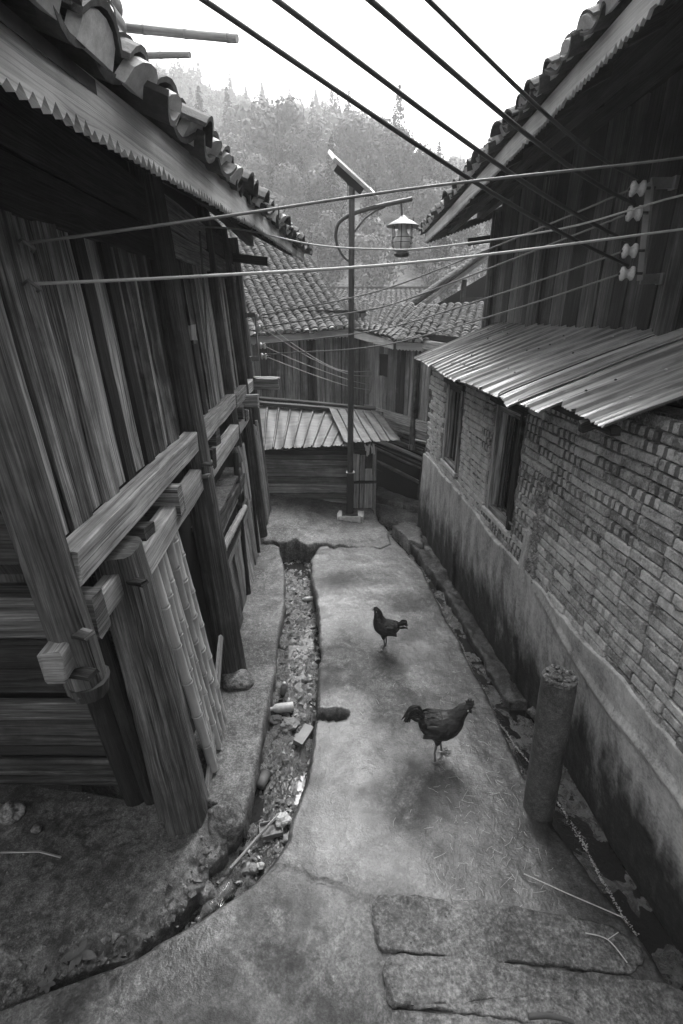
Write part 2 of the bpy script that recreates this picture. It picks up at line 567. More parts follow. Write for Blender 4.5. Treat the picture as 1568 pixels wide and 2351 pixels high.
MAT['tile'] = m_tile(); MAT['plaster'] = m_plaster(); MAT['brick'] = m_brick(); MAT['brick_plain'] = m_brick('pale_brick', .25)
MAT['tin'] = m_tin('awning_tin', .30, .46, .36); MAT['tin_dark'] = m_tin('shed_tin', .065, .10, .5, .0, .3)
MAT['mud'] = m_mud(); MAT['water'] = m_water()
MAT['feather'] = m_feather()
MAT['hackle'] = wood('hackle_feathers', .02, .09, bump=.6, rough=.5)
MAT['comb'] = plain('comb_skin', .05, .45, sc=90, coords='obj')
MAT['shank'] = plain('shank_skin', .13, .5, sc=120, coords='obj')
MAT['glass'] = m_glass('clear_plastic', .85, .08)
MAT['lamp_glass'] = plain('frosted_glass', .75, .25, var=.1)
MAT['foliage'] = m_foliage('foliage', .025, .26)
MAT['conifer'] = m_foliage('conifer_foliage', .012, .06)
MAT['grassland'] = concrete('hill_grass', .05, .13, wet=0, bump=.4, big=.08, pits=False, fine=3.0)

# ------------------------------------------------------------------ the setting: ground, hill, path, drains
def box_sheet(name, x0, x1, y0, y1, z, mat):
    mb = MB()
    mb.add([(x0, y0, z), (x1, y0, z), (x1, y1, z), (x0, y1, z)], [(0, 1, 2, 3)])
    return mb.build(name, mat, kind='structure')


box_sheet('ground', -400, 400, -300, 400, -.75, MAT['earth'])

RX = np.array([-200, -75, -36.6, -20, -4.8, 7.2, 17, 22, 30, 45, 90, 200])
RZ = np.array([62, 58, 49.5, 43.5, 42.5, 39.5, 33.5, 32.0, 33, 37, 45, 50])


def hill_z(x, y):
    r = np.interp(x, RX, RZ)
    t = np.clip((y - 22) / 128.0, 0, 1)
    s = t ** 1.05
    z = -.6 + r * s
    back = np.clip((y - 150) / 200.0, 0, 1)
    z = z - back * r * .35
    z = z + fbm(x * .05, y * .05, 3) * 5 * np.clip((y - 25) / 30, 0, 1) * np.clip((165 - y) / 40, .15, 1)
    step = 2.2
    zt = np.floor(z / step) * step + step * np.clip((z / step - np.floor(z / step)) * 3 - 1, 0, 1)
    return np.where((x > 8) & (y > 60), z * .4 + zt * .6, z)


gx, gy = np.meshgrid(np.linspace(-190, 190, 190), np.linspace(21, 340, 200))
gzz = hill_z(gx, gy)
V = np.stack([gx.ravel(), gy.ravel(), gzz.ravel()], 1)
nx = gx.shape[1]
i = np.arange(gx.shape[0] - 1)[:, None] * nx + np.arange(nx - 1)[None, :]
Q = np.stack([i, i + 1, i + nx + 1, i + nx], -1).reshape(-1, 4)
link('hillside', np_mesh('hillside', V, Q, MAT['grassland'], smooth=True), kind='structure')


def resample(pts, n):
    P = np.array([tuple(p)[:2] for p in pts], float)
    d = np.r_[0, np.cumsum(np.linalg.norm(np.diff(P, axis=0), axis=1))]
    t = np.linspace(0, d[-1], n)
    return np.stack([np.interp(t, d, P[:, 0]), np.interp(t, d, P[:, 1])], 1)


def smooth_line(A, k=3):
    for _ in range(k):
        B = A.copy()
        B[1:-1] = (A[:-2] + 2 * A[1:-1] + A[2:]) / 4
        A = B
    return A


def loft(name, left, right, nr, ncol, zf, zb, mat, ejl=.008, ejr=.008, lip=.012, warp=True):
    """concrete sheet between two edges with broken rims and real side faces"""
    A = resample(left, nr); B = resample(right, nr)
    if warp: A = smooth_line(A, 6); B = smooth_line(B, 6)
    s = np.arange(nr)
    dirs = (B - A) / np.maximum(np.linalg.norm(B - A, axis=1, keepdims=True), 1e-6)
    A = A + dirs * (fbm(s * .13, s * 0 + 1.7, 31, 5) * ejl * 2)[:, None]
    B = B + dirs * (fbm(s * .13, s * 0 + 9.7, 57, 5) * ejr * 2)[:, None]
    t = np.linspace(0, 1, ncol)
    P = A[:, None, :] * (1 - t)[None, :, None] + B[:, None, :] * t[None, :, None]
    z = zf(P[..., 0], P[..., 1])
    wdt = np.linalg.norm(B - A, axis=1)[:, None]
    dl = t[None, :] * wdt; dr = (1 - t)[None, :] * wdt
    e = np.minimum(dl, dr)
    z = z - lip * np.clip(1 - e / .02, 0, 1)
    top = np.concatenate([P, z[..., None]], -1)

    def side(col, sg, d):
        out = []
        zt = top[:, col, 2]
        for q in (.35, .7, 1.0):
            c = top[:, col].copy()
            off = fbm(s * .2 + q * 5, s * 0 + col * .1, 77, 4) * .03 - .012 * q
            c[:, :2] += d * (sg * off)[:, None]
            c[:, 2] = zt + (zb - zt) * q
            out.append(c[:, None, :])
        return out
    Ls = side(0, -1, dirs); Rs = side(-1, 1, dirs)
    full = np.concatenate([Ls[2], Ls[1], Ls[0], top, Rs[0], Rs[1], Rs[2]], 1)
    m = full.shape[1]
    # close the two ends downwards
    e0 = full[:1].copy(); e0[..., 2] = zb
    e1 = full[-1:].copy(); e1[..., 2] = zb
    full = np.concatenate([e0, full, e1], 0)
    n = full.shape[0]
    ii = np.arange(n - 1)[:, None] * m + np.arange(m - 1)[None, :]
    Q = np.stack([ii, ii + m, ii + m + 1, ii + 1], -1).reshape(-1, 4)
    return link(name, np_mesh(name, full.reshape(-1, 3), Q, mat, smooth=True), kind='structure')


def seg_dist(x, y, pl):
    d = np.full(np.shape(x), 9.0)
    for (x0, y0), (x1, y1) in zip(pl[:-1], pl[1:]):
        dx, dy = x1 - x0, y1 - y0
        t = np.clip(((x - x0) * dx + (y - y0) * dy) / (dx * dx + dy * dy), 0, 1)
        d = np.minimum(d, np.hypot(x - x0 - t * dx, y - y0 - t * dy))
    return d


def g2(pts): return [tuple(G(*p))[:2] for p in pts]


path_left = g2([(740, 1240), (712, 1290), (728, 1400), (736, 1500), (727, 1600), (720, 1690), (700, 1790), (655, 1940), (590, 2020), (500, 2083), (300, 2203), (0, 2312)]) + [(-2.2, .86), (-3.4, .3)]
path_right = g2([(893, 1225), (925, 1258), (965, 1300), (1010, 1390), (1060, 1482), (1130, 1615), (1190, 1752), (1262, 1880), (1300, 1932), (1430, 2105), (1568, 2292)]) + [(1.62, .6), (1.7, -1.0)]
ledge_right = g2([(600, 1215), (640, 1255), (652, 1300), (655, 1380), (640, 1450), (628, 1560), (600, 1690), (570, 1852), (563, 1870)])
yard_right = g2([(560, 1868), (520, 1935), (470, 1990), (420, 2075), (345, 2135), (240, 2190), (100, 2245), (0, 2283)]) + [(-2.2, .98), (-3.4, .5)]

crack1 = g2([(620, 1985), (660, 1988), (735, 2025), (790, 2035), (850, 2062)])
crack2 = g2([(850, 2062), (880, 2150), (885, 2230), (895, 2290), (880, 2351), (870, 2420)])
crack3 = g2([(950, 1735), (945, 1800), (955, 1880), (945, 1960), (960, 2050)])
crack4 = g2([(840, 1330), (855, 1345), (850, 1360), (875, 1385), (890, 1410)])
crack5 = g2([(720, 1262), (800, 1248), (890, 1256)])


def z_path0(x, y): return fbm(x * 1.1, y * 1.1, 5) * .030


def z_path(x, y):
    z = fbm(x * 1.1, y * 1.1, 5) * .030 + fbm(x * 5, y * 5, 9) * .004 + fbm(x * 30, y * 30, 12, 3) * .0022
    wx = x + fbm(x * 12, y * 12, 44) * .03; wy = y + fbm(x * 12 + 7, y * 12, 46) * .03
    z = z - .014 * np.exp(-(seg_dist(wx, wy, crack1) / .006) ** 2) - .016 * np.exp(-(seg_dist(wx, wy, crack2) / .007) ** 2)
    z = z - .012 * np.exp(-(seg_dist(x, y, crack5) / .01) ** 2)
    bx, by = G(758, 1640)[:2]
    bite = np.hypot((x - bx) / .14, (y - by) / .06) + fbm(x * 9, y * 9, 23, 3) * .35
    z = z - .16 * np.clip((1.0 - bite) * 3, 0, 1)
    px, py = G(868, 1578)[:2]
    z = z - .012 * np.clip(1.2 - np.hypot((x - px) / .14, (y - py) / .07), 0, 1)
    return z


loft('path', path_left, path_right, 420, 150, z_path, -.34, MAT['path'], .014, .010)
ledge_left = [(-1.75, max(p[1], 2.4 - (1.75 - 1.2) * .0)) for p in ledge_right]
loft('ledge', ledge_left, ledge_right, 200, 60, lambda x, y: .004 + fbm(x * 2, y * 2, 15) * .03 + fbm(x * 22, y * 22, 18, 3) * .006, -.34, MAT['ledge'], .0, .009)


def z_yard(x, y):
    d = seg_dist(x, y, yard_right)
    er = np.clip(1 - (d + fbm(x * 3, y * 3, 63) * .20) / .15, 0, 1)
    z = -.015 + fbm(x * 1.5, y * 1.5, 25) * .05 + fbm(x * 14, y * 14, 28, 4) * .008
    return z - np.clip(er * 3, 0, 1) * (.03 + .03 * er) + np.clip(er * 3, 0, 1) * (fbm(x * 16, y * 16, 33, 4) * .05)


yard_left = [(-3.8, 2.3)] * 2 + [(-3.8, 1.4), (-3.8, .6)]
loft('yard', [(-3.9, 2.5), (-3.9, 2.1), (-3.9, 1.6), (-3.9, .9)], yard_right, 260, 220, z_yard, -.34, MAT['yard'], .0, .03)

# hump of concrete that closes the drain in front of the shed
hump_l = [(-1.35, 7.1), (-1.3, 6.4), (-1.22, 5.6), (-1.15, 5.3)]
hump_r = [(.44, 6.95), (.5, 6.45), (.60, 6.05), (.64, 5.5)]


def z_hump(x, y):
    e = 5.60 + fbm(x * 5, x * 0, 49, 3) * .18 - y
    dip = np.clip(e / .10, 0, 1) * .36
    return .012 - dip + .13 * np.clip((y - 5.3) / 1.0, 0, 1) * np.clip((.35 - x) / 1.3, .08, 1) + fbm(x * 2.5, y * 2.5, 45) * .035 + fbm(x * 14, y * 14, 48, 3) * .010


loft('path_end', hump_l, hump_r, 90, 110, z_hump, -.4, MAT['ledge'], .0, .012)

# drain beds: mud with dirty water lying in the low spots
dr_l = [(-.78, 5.7)] + [(x - .10, y) for x, y in ledge_right[1:]] + [(x - .12, y - .02) for x, y in yard_right[1:]]
dr_r = [(-.36, 5.5)] + [(x + .10, y) for x, y in path_left[2:-2]] + [(-2.2, .80), (-3.4, .2)]


def z_mud(x, y):
    return -.20 + fbm(x * 5, y * 5, 71, 3) * .05 + fbm(x * 24, y * 24, 73, 4) * .04 + fbm(x * 70, y * 70, 75, 2) * .012


loft('drain_bed', dr_l, dr_r, 520, 90, z_mud, -.36, MAT['mud'], 0, 0, warp=False)
loft('drain_water', dr_l, dr_r, 120, 4, lambda x, y: -.206 + x * 0, -.36, MAT['water'], 0, 0, 0, warp=False)

WALLX = lambda Y: 1.1 + .071 * (6.1 - Y)          # foot line of the brick annex
di_l = [(.40, 6.6)] + [(x - .08, y) for x, y in path_right]
di_r = [(.95, 6.6), (WALLX(6.2) + .02, 6.1), (WALLX(4) + .2, 4), (WALLX(2.5) + .3, 2.5), (WALLX(1.2) + .35, 1.2), (2.2, -1)]
loft('ditch_bed', di_l, di_r, 300, 40, lambda x, y: -.165 + fbm(x * 6, y * 6, 81, 4) * .05 + fbm(x * 25, y * 25, 83, 3) * .02, -.36, MAT['mud'], 0, 0)
loft('ditch_water', di_l, di_r, 80, 4, lambda x, y: -.166 + x * 0, -.36, MAT['water'], 0, 0, 0)
# rough mortar kerb at the foot of the plaster
kb_l = g2([(902, 1205), (935, 1235), (1000, 1310), (1040, 1375), (1080, 1440), (1130, 1525), (1172, 1592)])
kb_r = [(WALLX(y) + .03 + .045 * (6.2 - y), y) for _, y in kb_l]
loft('kerb', kb_l, kb_r, 160, 16, lambda x, y: .0 - (6 - y) * .02 + fbm(x * 8, y * 8, 91, 4) * .05 - .03, -.34, MAT['kerb'], .02, 0)

# ------------------------------------------------------------------ roofs of curved clay tiles
def tile_template(w, l, rise, th, seg=6, flip=False):
    """curved sheet, x across, y up-slope, z out of the roof"""
    V = []; F = []
    for lay in (0, 1):
        for j in (0, 1):
            for k in range(seg + 1):
                a = -1 + 2 * k / seg
                wj = w * (1 - .06 * j)
                z = rise * (1 - a * a) - (th if lay else 0)
                V.append((a * wj / 2, j * l, -z if flip else z))
    n = seg + 1
    for k in range(seg):
        F.append((k, k + 1, n + k + 1, n + k))
        F.append((2 * n + k, 3 * n + k, 3 * n + k + 1, 2 * n + k + 1))
        F.append((k, 2 * n + k, 2 * n + k + 1, k + 1))
        F.append((n + k, n + k + 1, 3 * n + k + 1, 3 * n + k))
    F.append((0, n, 3 * n, 2 * n)); F.append((seg, 2 * n + seg, 3 * n + seg, n + seg))
    return V, F


def tile_roof(parent, c00, c10, c11, c01, cols, rows, w, tl, n_ind, sag=0.0, curve=0.0, name='roof', thick=.03, tip=.12):
    """bilinear roof sheet with pan and cover tiles; the nearest are objects, the rest one stuff part"""
    c00, c10, c11, c01 = map(Vector, (c00, c10, c11, c01))

    def S(u, v):
        p = c00.lerp(c10, u).lerp(c01.lerp(c11, u), v)
        p.z += curve * (v * v - v) * 4 * .25 + sag * (4 * (u - .5) ** 2)
        return p
    # sheathing under the tiles
    mb = MB()
    nu, nv = 12, 8
    rows_v = []
    for j in range(nv + 1):
        rows_v.append([S(k / nu, j / nv) - Vector((0, 0, .035)) for k in range(nu + 1)])
    V = [p for r in rows_v for p in r]
    V2 = [p - Vector((0, 0, thick)) for p in V]
    F = []
    for j in range(nv):
        for k in range(nu):
            a = j * (nu + 1) + k
            F.append((a, a + 1, a + nu + 2, a + nu + 1))
            b = a + len(V)
            F.append((b, b + nu + 1, b + nu + 2, b + 1))
    m = nu + 1
    for k in range(nu):
        F.append((k, k + len(V), k + 1 + len(V), k + 1))
        q = nv * m + k
        F.append((q, q + 1, q + 1 + len(V), q + len(V)))
    for j in range(nv):
        q = j * m
        F.append((q, q + m, q + m + len(V), q + len(V)))
        q = j * m + nu
        F.append((q, q + len(V), q + m + len(V), q + m))
    mb.add(V + V2, F, [[(V[i % len(V)].y * 1.0, V[i % len(V)].x) for i in f] for f in F])
    roof = mb.build(name, MAT['wood_dark'], parent)
    TC = tile_template(w * .98, tl, w * .24, w * .07)
    TP = tile_template(w * 1.0, tl, w * .20, w * .07, flip=True)
    meC = []
    for V_, F_ in (TC, TP):
        mb = MB(); mb.add(V_, F_, None, False)
        meC.append(mb.mesh('tile', MAT['tile']))
    items = []
    for cidx in range(cols * 2 + 1):
        u = cidx / (cols * 2)
        cover = cidx % 2 == 1
        lane = U(-.25, .25)
        for r in range(rows):
            v = r / rows
            p = S(u, v)
            du = (S(min(1, u + .02), v) - S(max(0, u - .02), v)).normalized()
            dv = (S(u, min(1, v + .02)) - S(u, max(0, v - .02))).normalized()
            nn = du.cross(dv).normalized()
            dv2 = (dv - nn * tip).normalized()          # each tile tips up on the one below
            rot = Matrix((du, dv2, du.cross(dv2))).transposed()
            jt = 2.4 if r < 2 else 1.0
            wob = Matrix.Rotation(U(-.07, .07) * jt, 3, 'Z') @ Matrix.Rotation(U(-.06, .06) * jt, 3, 'Y') @ Matrix.Scale(U(.86, 1.06), 3, (1, 0, 0)) @ Matrix.Scale(U(.9, 1.08), 3, (0, 1, 0))
            M = (rot @ wob).to_4x4()
            M.translation = p + nn * ((w * .26 if cover else w * .12) + U(-.004, .004)) + dv * (U(-.012, .012) * jt * 1.4 - .07 + (lane * .05 if r == 0 else 0)) + du * U(-.006, .006)
            items.append((r, (M.translation - CAM).length, 0 if cover else 1, M))
    items.sort(key=lambda q: (q[1] + q[0] * .25))
    for r, d, k, M in items[:n_ind]:
        link('tile', meC[k], roof, M)
    rest = items[n_ind:]
    if rest:
        Vs = []; Qs = []; b = 0
        T = [(np.array(TC[0] ), np.array(TC[1])), (np.array(TP[0]), np.array(TP[1]))]
        for r, d, k, M in rest:
            A = np.array(M)
            v = T[k][0] @ A[:3, :3].T + A[:3, 3]
            Vs.append(v); Qs.append(T[k][1] + b); b += len(v)
        link('tiles', np_mesh('tiles', np.concatenate(Vs), np.concatenate(Qs), MAT['tile']), roof, kind='stuff')
    return roof, S


def eave_plugs(roof, S, cols, w, mat=None, prob=1.0, back=.0):
    """lime-white end pieces that close the cover tiles along the eave"""
    for c in range(cols):
        if U(0, 1) > prob: continue
        u = (c * 2 + 1) / (cols * 2)
        p = S(u, 0)
        du = (S(min(1, u + .02), 0) - S(max(0, u - .02), 0)).normalized()
        dv = (S(u, .06) - S(u, 0)).normalized()
        nn = du.cross(dv).normalized()
        mb = MB()
        n = 7
        hw = w * U(.34, .40); hh = w * U(.34, .44)
        tilt = U(-.01, .03)
        fr = [p + dv * (-.055 + back) + du * (hw * math.cos(math.pi * k / n)) + nn * (w * .0 + hh * math.sin(math.pi * k / n) ** .7) - dv * tilt * math.sin(math.pi * k / n) for k in range(n + 1)]
        bk = [q + dv * .03 for q in fr]
        mb.add(fr + bk, [tuple(range(n, -1, -1)), tuple(range(n + 1, 2 * n + 2))] + [(k, k + 1, n + 2 + k, n + 1 + k) for k in range(n)] + [(n, 0, n + 1, 2 * n + 1)])
        mb.build('end_cap', mat or MAT['plug'], roof)


def fascia(parent, pts, h, tooth, depth, th, mat, name='fascia_board', out=(1, 0, 0), ragged=.3):
    """eave board with a saw-tooth lower edge; pts = its lower edge line"""
    P = [Vector(p) for p in pts]
    L = [0]
    for a, b in zip(P[:-1], P[1:]): L.append(L[-1] + (b - a).length)
    tot = L[-1]
    n = max(2, int(tot / tooth))

    def at(s):
        for i in range(len(P) - 1):
            if s <= L[i + 1] or i == len(P) - 2:
                return P[i].lerp(P[i + 1], (s - L[i]) / (L[i + 1] - L[i]))
    out = Vector(out).normalized()
    mb = MB()
    uo = (U(0, 40), U(0, 40))
    V = []; F = []; T = []
    for k in range(n + 1):
        for half in (0, 1):
            s = min(tot, (k + half * (.5 + U(-.12, .12) * ragged)) * tooth)
            if k == n and half: continue
            p = at(s)
            zz = depth * (1 + U(-.5, .3) * ragged) if half == 0 else U(-.25, .1) * depth * ragged
            if half == 1 and U(0, 1) < .05 * ragged: zz = depth * .8
            for q in (p + Vector((0, 0, zz)), p + Vector((0, 0, h))):
                V.append(q); V.append(q - out * th)
    m = len(V) // 4
    for k in range(m - 1):
        a = k * 4; b = a + 4
        quads = [(a, b, b + 2, a + 2), (a + 1, a + 3, b + 3, b + 1), (a, a + 1, b + 1, b), (a + 2, b + 2, b + 3, a + 3)]
        for q in quads:
            F.append(q)
            T.append([(uo[0] + (V[i] - P[0]).length, uo[1] + V[i].z + (0 if i % 2 else .02)) for i in q])
    F.append((0, 2, 3, 1)); T.append([(0, 0)] * 4)
    F.append((m * 4 - 4, m * 4 - 3, m * 4 - 1, m * 4 - 2)); T.append([(0, 0)] * 4)
    mb.add(V, F, T)
    return mb.build(name, mat, parent)

# ------------------------------------------------------------------ left house: timber storey on posts
def FX(Y, z, off=0.0):
    return Vector((-.9 - .0512 * (Y - 3.25) - .0612 * z + off, Y, z))


YD = Vector((0, 1, 0)); XD = Vector((1, 0, 0)); ZD = Vector((0, 0, 1))
LH = thing('wooden_house', 'dark weathered stilt house of vertical boards on the left side of the alley', 'house', (-1.6, 3.6, 0))


def slab_part(name, corners, th, mat, parent):
    """thin closed sheet from four corners"""
    c = [Vector(p) for p in corners]
    nrm = (c[1] - c[0]).cross(c[3] - c[0]).normalized() * th
    V = c + [p + nrm for p in c]
    mb = MB()
    F = [(0, 1, 2, 3), (7, 6, 5, 4), (0, 4, 5, 1), (1, 5, 6, 2), (2, 6, 7, 3), (3, 7, 4, 0)]
    mb.add(V, F, [[((V[i] - V[0]).dot(ZD) + 1, (V[i] - V[0]).length) for i in f] for f in F])
    return mb.build(name, mat, parent)


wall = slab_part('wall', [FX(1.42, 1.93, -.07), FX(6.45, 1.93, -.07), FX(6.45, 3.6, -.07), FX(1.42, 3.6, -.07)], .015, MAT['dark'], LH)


def board_run(parent, y0, y1, z0, z1, wmin, wmax, mat, skip=(), ragged=.0):
    y = y0
    k = 0
    while y < y1 - .03:
        w = min(U(wmin, wmax), y1 - y)
        zt = z1 + U(-ragged, ragged); zb = z0 + U(-ragged, ragged)
        if k in skip: zt = z0 + .52
        off = -.024 + (.02 if k % 2 else 0) + U(-.004, .004)
        lean = U(-.008, .008)
        mb = MB()
        mb.timber(FX(y + w / 2, zb, off), FX(y + w / 2 + lean, zt, off), YD, w - U(.007, .016), U(.018, .026), seg=4, jit=.0022, ch=.003)
        mb.build('board', mat if U(0, 1) > .12 else MAT['wood_light' if U(0, 1) < .25 else 'wood_dark'], parent)
        y += w; k += 1


board_run(wall, 1.46, 3.14, 1.99, 2.99, .085, .165, MAT['wood_mid'])
board_run(wall, 3.36, 4.80, 1.97, 3.05, .10, .17, MAT['wood_mid'], skip=(3,))
board_run(wall, 4.97, 5.66, 1.95, 3.05, .08, .14, MAT['wood_mid'], skip=(2,))
board_run(wall, 5.85, 6.36, 1.95, 3.05, .09, .14, MAT['wood_mid'])
for (y0, y1, z0, z1) in ((1.3, 3.16, 2.98, 3.15), (1.3, 3.16, 3.16, 3.36), (3.34, 4.82, 3.04, 3.2), (3.34, 4.82, 3.21, 3.4), (4.96, 6.4, 3.03, 3.22), (4.96, 6.4, 3.23, 3.42)):
    mb = MB()
    mb.timber(FX(y0, (z0 + z1) / 2, .006), FX(y1, (z0 + z1) / 2, .006), ZD, z1 - z0 - .008, .025, seg=5)
    mb.build('lintel_plank', MAT['wood_dark'] if y0 < 3 else MAT['wood_mid'], wall)
mb = MB(); mb.timber(FX(3.80, 2.52, .008), FX(3.80, 2.62, .008), YD, .13, .02); mb.build('patch_board', MAT['wood_light'], wall)
mb = MB(); mb.timber(FX(5.2, 2.35, .004), FX(5.2, 2.62, .004), YD, .035, .02); mb.build('patch_board', MAT['wood_light'], wall)


def lpost(name, Y0, z0, z1, r0, r1, off=.01, dy=0.0, mat='wood_post', **kw):
    mb = MB(); mb.post(FX(Y0, z0, off), FX(Y0 + dy, z1, off), r0, r1, **kw)
    return mb.build(name, MAT[mat], LH)


lpost('post', 3.25, -.05, 3.55, .115, .088, seg=16, n=16)
lpost('hanging_post', 4.88, 1.45, 3.55, .062, .058)
lpost('post', 5.76, -.05, 3.5, .075, .062, seg=12)
lpost('post', 6.44, -.02, 3.5, .078, .07)
pend = lpost('hanging_post', 1.37, 1.50, 3.6, .066, .070, off=.015, dy=-.03, seg=12, n=8, bow=.004)
mb = MB(); c0 = FX(1.372, 1.50, .015); mb.post(c0 - ZD * .03, c0 + ZD * .03, .062, .075, n=14, seg=3, bow=0); mb.build('collar', MAT['wood_dark'], pend)
lpost('post', 1.62, 1.55, 3.3, .045, .045, off=-.20, mat='wood_dark')
# the big standing post at the corner, leaning like its neighbours
mb = MB(); mb.post(FX(2.04, -.04, -.085), FX(1.84, 1.80, .005), .142, .098, n=20, seg=18, bow=.01, rough=.09)
mb.build('corner_post', MAT['wood_post'], LH)
mb = MB(); mb.post((-1.24, 2.14, -.03), (-1.33, 2.02, 1.78), .075, .065, n=12, seg=10); mb.build('post', MAT['wood_dark'], LH)
mb = MB(); mb.post((-1.14, 2.12, -.03), (-1.20, 1.98, 1.7), .05, .045, n=10, seg=10); mb.build('post', MAT['wood_dark'], LH)
# pegs
for (Y, z, off) in ((1.34, 1.74, .085), (1.30, 1.615, .08), (1.78, 1.68, .11), (3.17, 1.69, .1), (3.17, 1.77, .13)):
    p = FX(Y, z, off)
    mb = MB(); mb.timber(p - Vector((.05, 0, 0)), p + Vector((.015, -.02, .004)), YD, .045, .02, seg=2); mb.build('peg', MAT['wood_mid'], LH)


def rail(name, y0, y1, z0, z1, off, th, mat, seg=4, dz=0.0):
    mb = MB(); mb.timber(FX(y0, (z0 + z1) / 2, off), FX(y1, (z0 + z1) / 2 + dz, off), ZD, z1 - z0, th, seg=seg, jit=.004, ch=.006)
    return mb.build(name, MAT[mat], LH)


rail('sill_beam', 1.41, 3.16, 1.865, 1.995, .035, .085, 'wood_light', 6)
rail('sill_beam', 3.35, 4.84, 1.85, 1.98, .03, .085, 'wood_light', 5)
rail('sill_beam', 4.93, 5.70, 1.82, 1.955, .03, .08, 'wood_light', 3)
rail('sill_beam', 5.83, 6.38, 1.81, 1.94, .03, .08, 'wood_light', 3)
rail('floor_rail', 1.25, 1.80, 1.615, 1.725, -.005, .065, 'wood_light', 3)
rail('floor_rail', 1.93, 3.14, 1.60, 1.74, .03, .085, 'wood_light', 4)
rail('floor_rail', 3.36, 4.80, 1.58, 1.72, .03, .085, 'wood_light', 4, -.03)
rail('floor_rail', 4.92, 5.69, 1.56, 1.68, .02, .08, 'wood_light', 3)


def joist(Y, xe, z0, z1, w, mat='wood_dark', length=1.2):
    mb = MB(); mb.timber((xe - length, Y, (z0 + z1) / 2 + U(-.01, .01)), (xe, Y + U(-.01, .01), (z0 + z1) / 2), ZD, z1 - z0, w, seg=5, jit=.004, ch=.008)
    return mb.build('joist', MAT[mat], LH)


for a in ((1.50, -.862, 1.625, 1.79, .10, 'wood_post'), (2.08, -.885, 1.66, 1.80, .10, 'wood_post'), (2.52, -.875, 1.675, 1.84, .09, 'wood_mid'),
          (3.52, -.935, 1.63, 1.785, .09, 'wood_post'), (3.95, -1.0, 1.71, 1.85, .12, 'wood_post'), (5.08, -1.0, 1.70, 1.83, .13, 'wood_post'),
          (5.58, -.925, 1.72, 1.86, .09, 'wood_mid'), (5.35, -1.02, 1.62, 1.74, .1, 'wood_post'), (6.42, -.80, 1.80, 1.93, .09, 'wood_mid')):
    joist(*a)
mb = MB(); mb.timber((-1.1, 6.38, 1.955), (-.78, 6.38, 1.955), YD, .1, .012); mb.build('shim', MAT['wood_light'], LH)
mb = MB(); mb.post(FX(4.9, 1.30, .03), FX(4.86, 1.47, .0), .05, .06, n=10, seg=3); mb.build('post_stub', MAT['wood_light'], LH)
# upper floor, gable planks facing the camera, back and far walls
slab_part('floor', [(-3.5, 1.42, 1.88), (-1.0, 1.42, 1.88), (-1.25, 6.4, 1.86), (-3.5, 6.4, 1.86)], .03, MAT['wood_dark'], LH)
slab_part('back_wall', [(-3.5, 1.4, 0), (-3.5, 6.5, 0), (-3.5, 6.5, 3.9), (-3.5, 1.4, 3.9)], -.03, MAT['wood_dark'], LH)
slab_part('end_wall', [(-3.5, 6.5, 0), (-1.12, 6.5, 0), (-1.26, 6.5, 3.5), (-3.5, 6.5, 3.9)], .03, MAT['wood_dark'], LH)
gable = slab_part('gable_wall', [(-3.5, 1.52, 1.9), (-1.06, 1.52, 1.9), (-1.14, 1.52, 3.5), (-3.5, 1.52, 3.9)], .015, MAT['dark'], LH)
z = 1.9
while z < 3.5:
    h = U(.15, .22)
    mb = MB(); mb.timber((-3.45, 1.505, z + h / 2), (-1.06 - .06 * (z - 1.9), 1.505 + U(-.006, .006), z + h / 2), ZD, h - .012, .025, seg=4)
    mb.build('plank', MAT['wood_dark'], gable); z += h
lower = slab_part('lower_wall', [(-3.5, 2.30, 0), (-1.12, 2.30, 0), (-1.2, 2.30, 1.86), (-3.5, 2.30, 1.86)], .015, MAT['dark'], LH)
z = .0
for h in (.045, .05, .04, .06, .05, .075, .085, .12, .145, -.05, .17, .19, .2, .21, .22, .22):
    if h < 0: z -= h; continue
    thin = h < .07
    mb = MB()
    if thin: mb.post((-3.4, 2.2 + U(-.01, .02), z + h / 2), (-1.1 + U(-.05, .05), 2.19 + U(-.01, .02), z + h / 2 + U(-.012, .012)), h * .55, h * .5, n=8, seg=8, bow=.015)
    else: mb.timber((-3.4, 2.215, z + h / 2 + U(-.008, .008)), (-1.08, 2.205 + U(-.008, .008), z + h / 2 + U(-.01, .01)), ZD, h - .008, .035, seg=6, jit=.004)
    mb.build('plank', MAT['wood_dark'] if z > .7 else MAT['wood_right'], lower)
    z += h
mb = MB(); mb.post((-2.6, 1.98, 1.50), (-1.39, 1.90, 1.46), .05, .038, n=9, seg=7); mb.build('beam_end', MAT['wood_post'], LH)
mb = MB(); mb.post((-3.0, 1.62, 1.83), (-1.0, 1.60, 1.83), .05, .05, n=9, seg=7); mb.build('beam_end', MAT['wood_dark'], LH)

# bamboo infill between the corner post and its neighbour
def bamboo(p0, p1, r, name, parent, mat=None, node_gap=.26, **kw):
    p0 = Vector(p0); p1 = Vector(p1)
    n = max(2, int((p1 - p0).length / node_gap))
    pts = []; rad = []
    ph = U(.2, .8)
    bend = Vector((U(-.006, .006), U(-.012, .012), 0))
    for k in range(n + 1):
        for dt, rr in ((-.016, 1.0), (-.006, 1.13), (-.001, 1.10), (.0005, .86), (.003, .86), (.005, 1.10), (.018, 1.0), (.5 * node_gap, .975)):
            t = ((k + ph - .5) * node_gap + dt) / (p1 - p0).length
            if 0 <= t <= 1:
                pts.append(p0.lerp(p1, t) + bend * math.sin(t * 3.1)); rad.append(r * rr * (1 - .12 * t))
    pts = [p0] + pts + [p1]; rad = [r] + rad + [r * .87]
    mb = MB(); mb.tube(pts, rad, n=12)
    return mb.build(name, mat or MAT['bamboo'], parent, **kw)


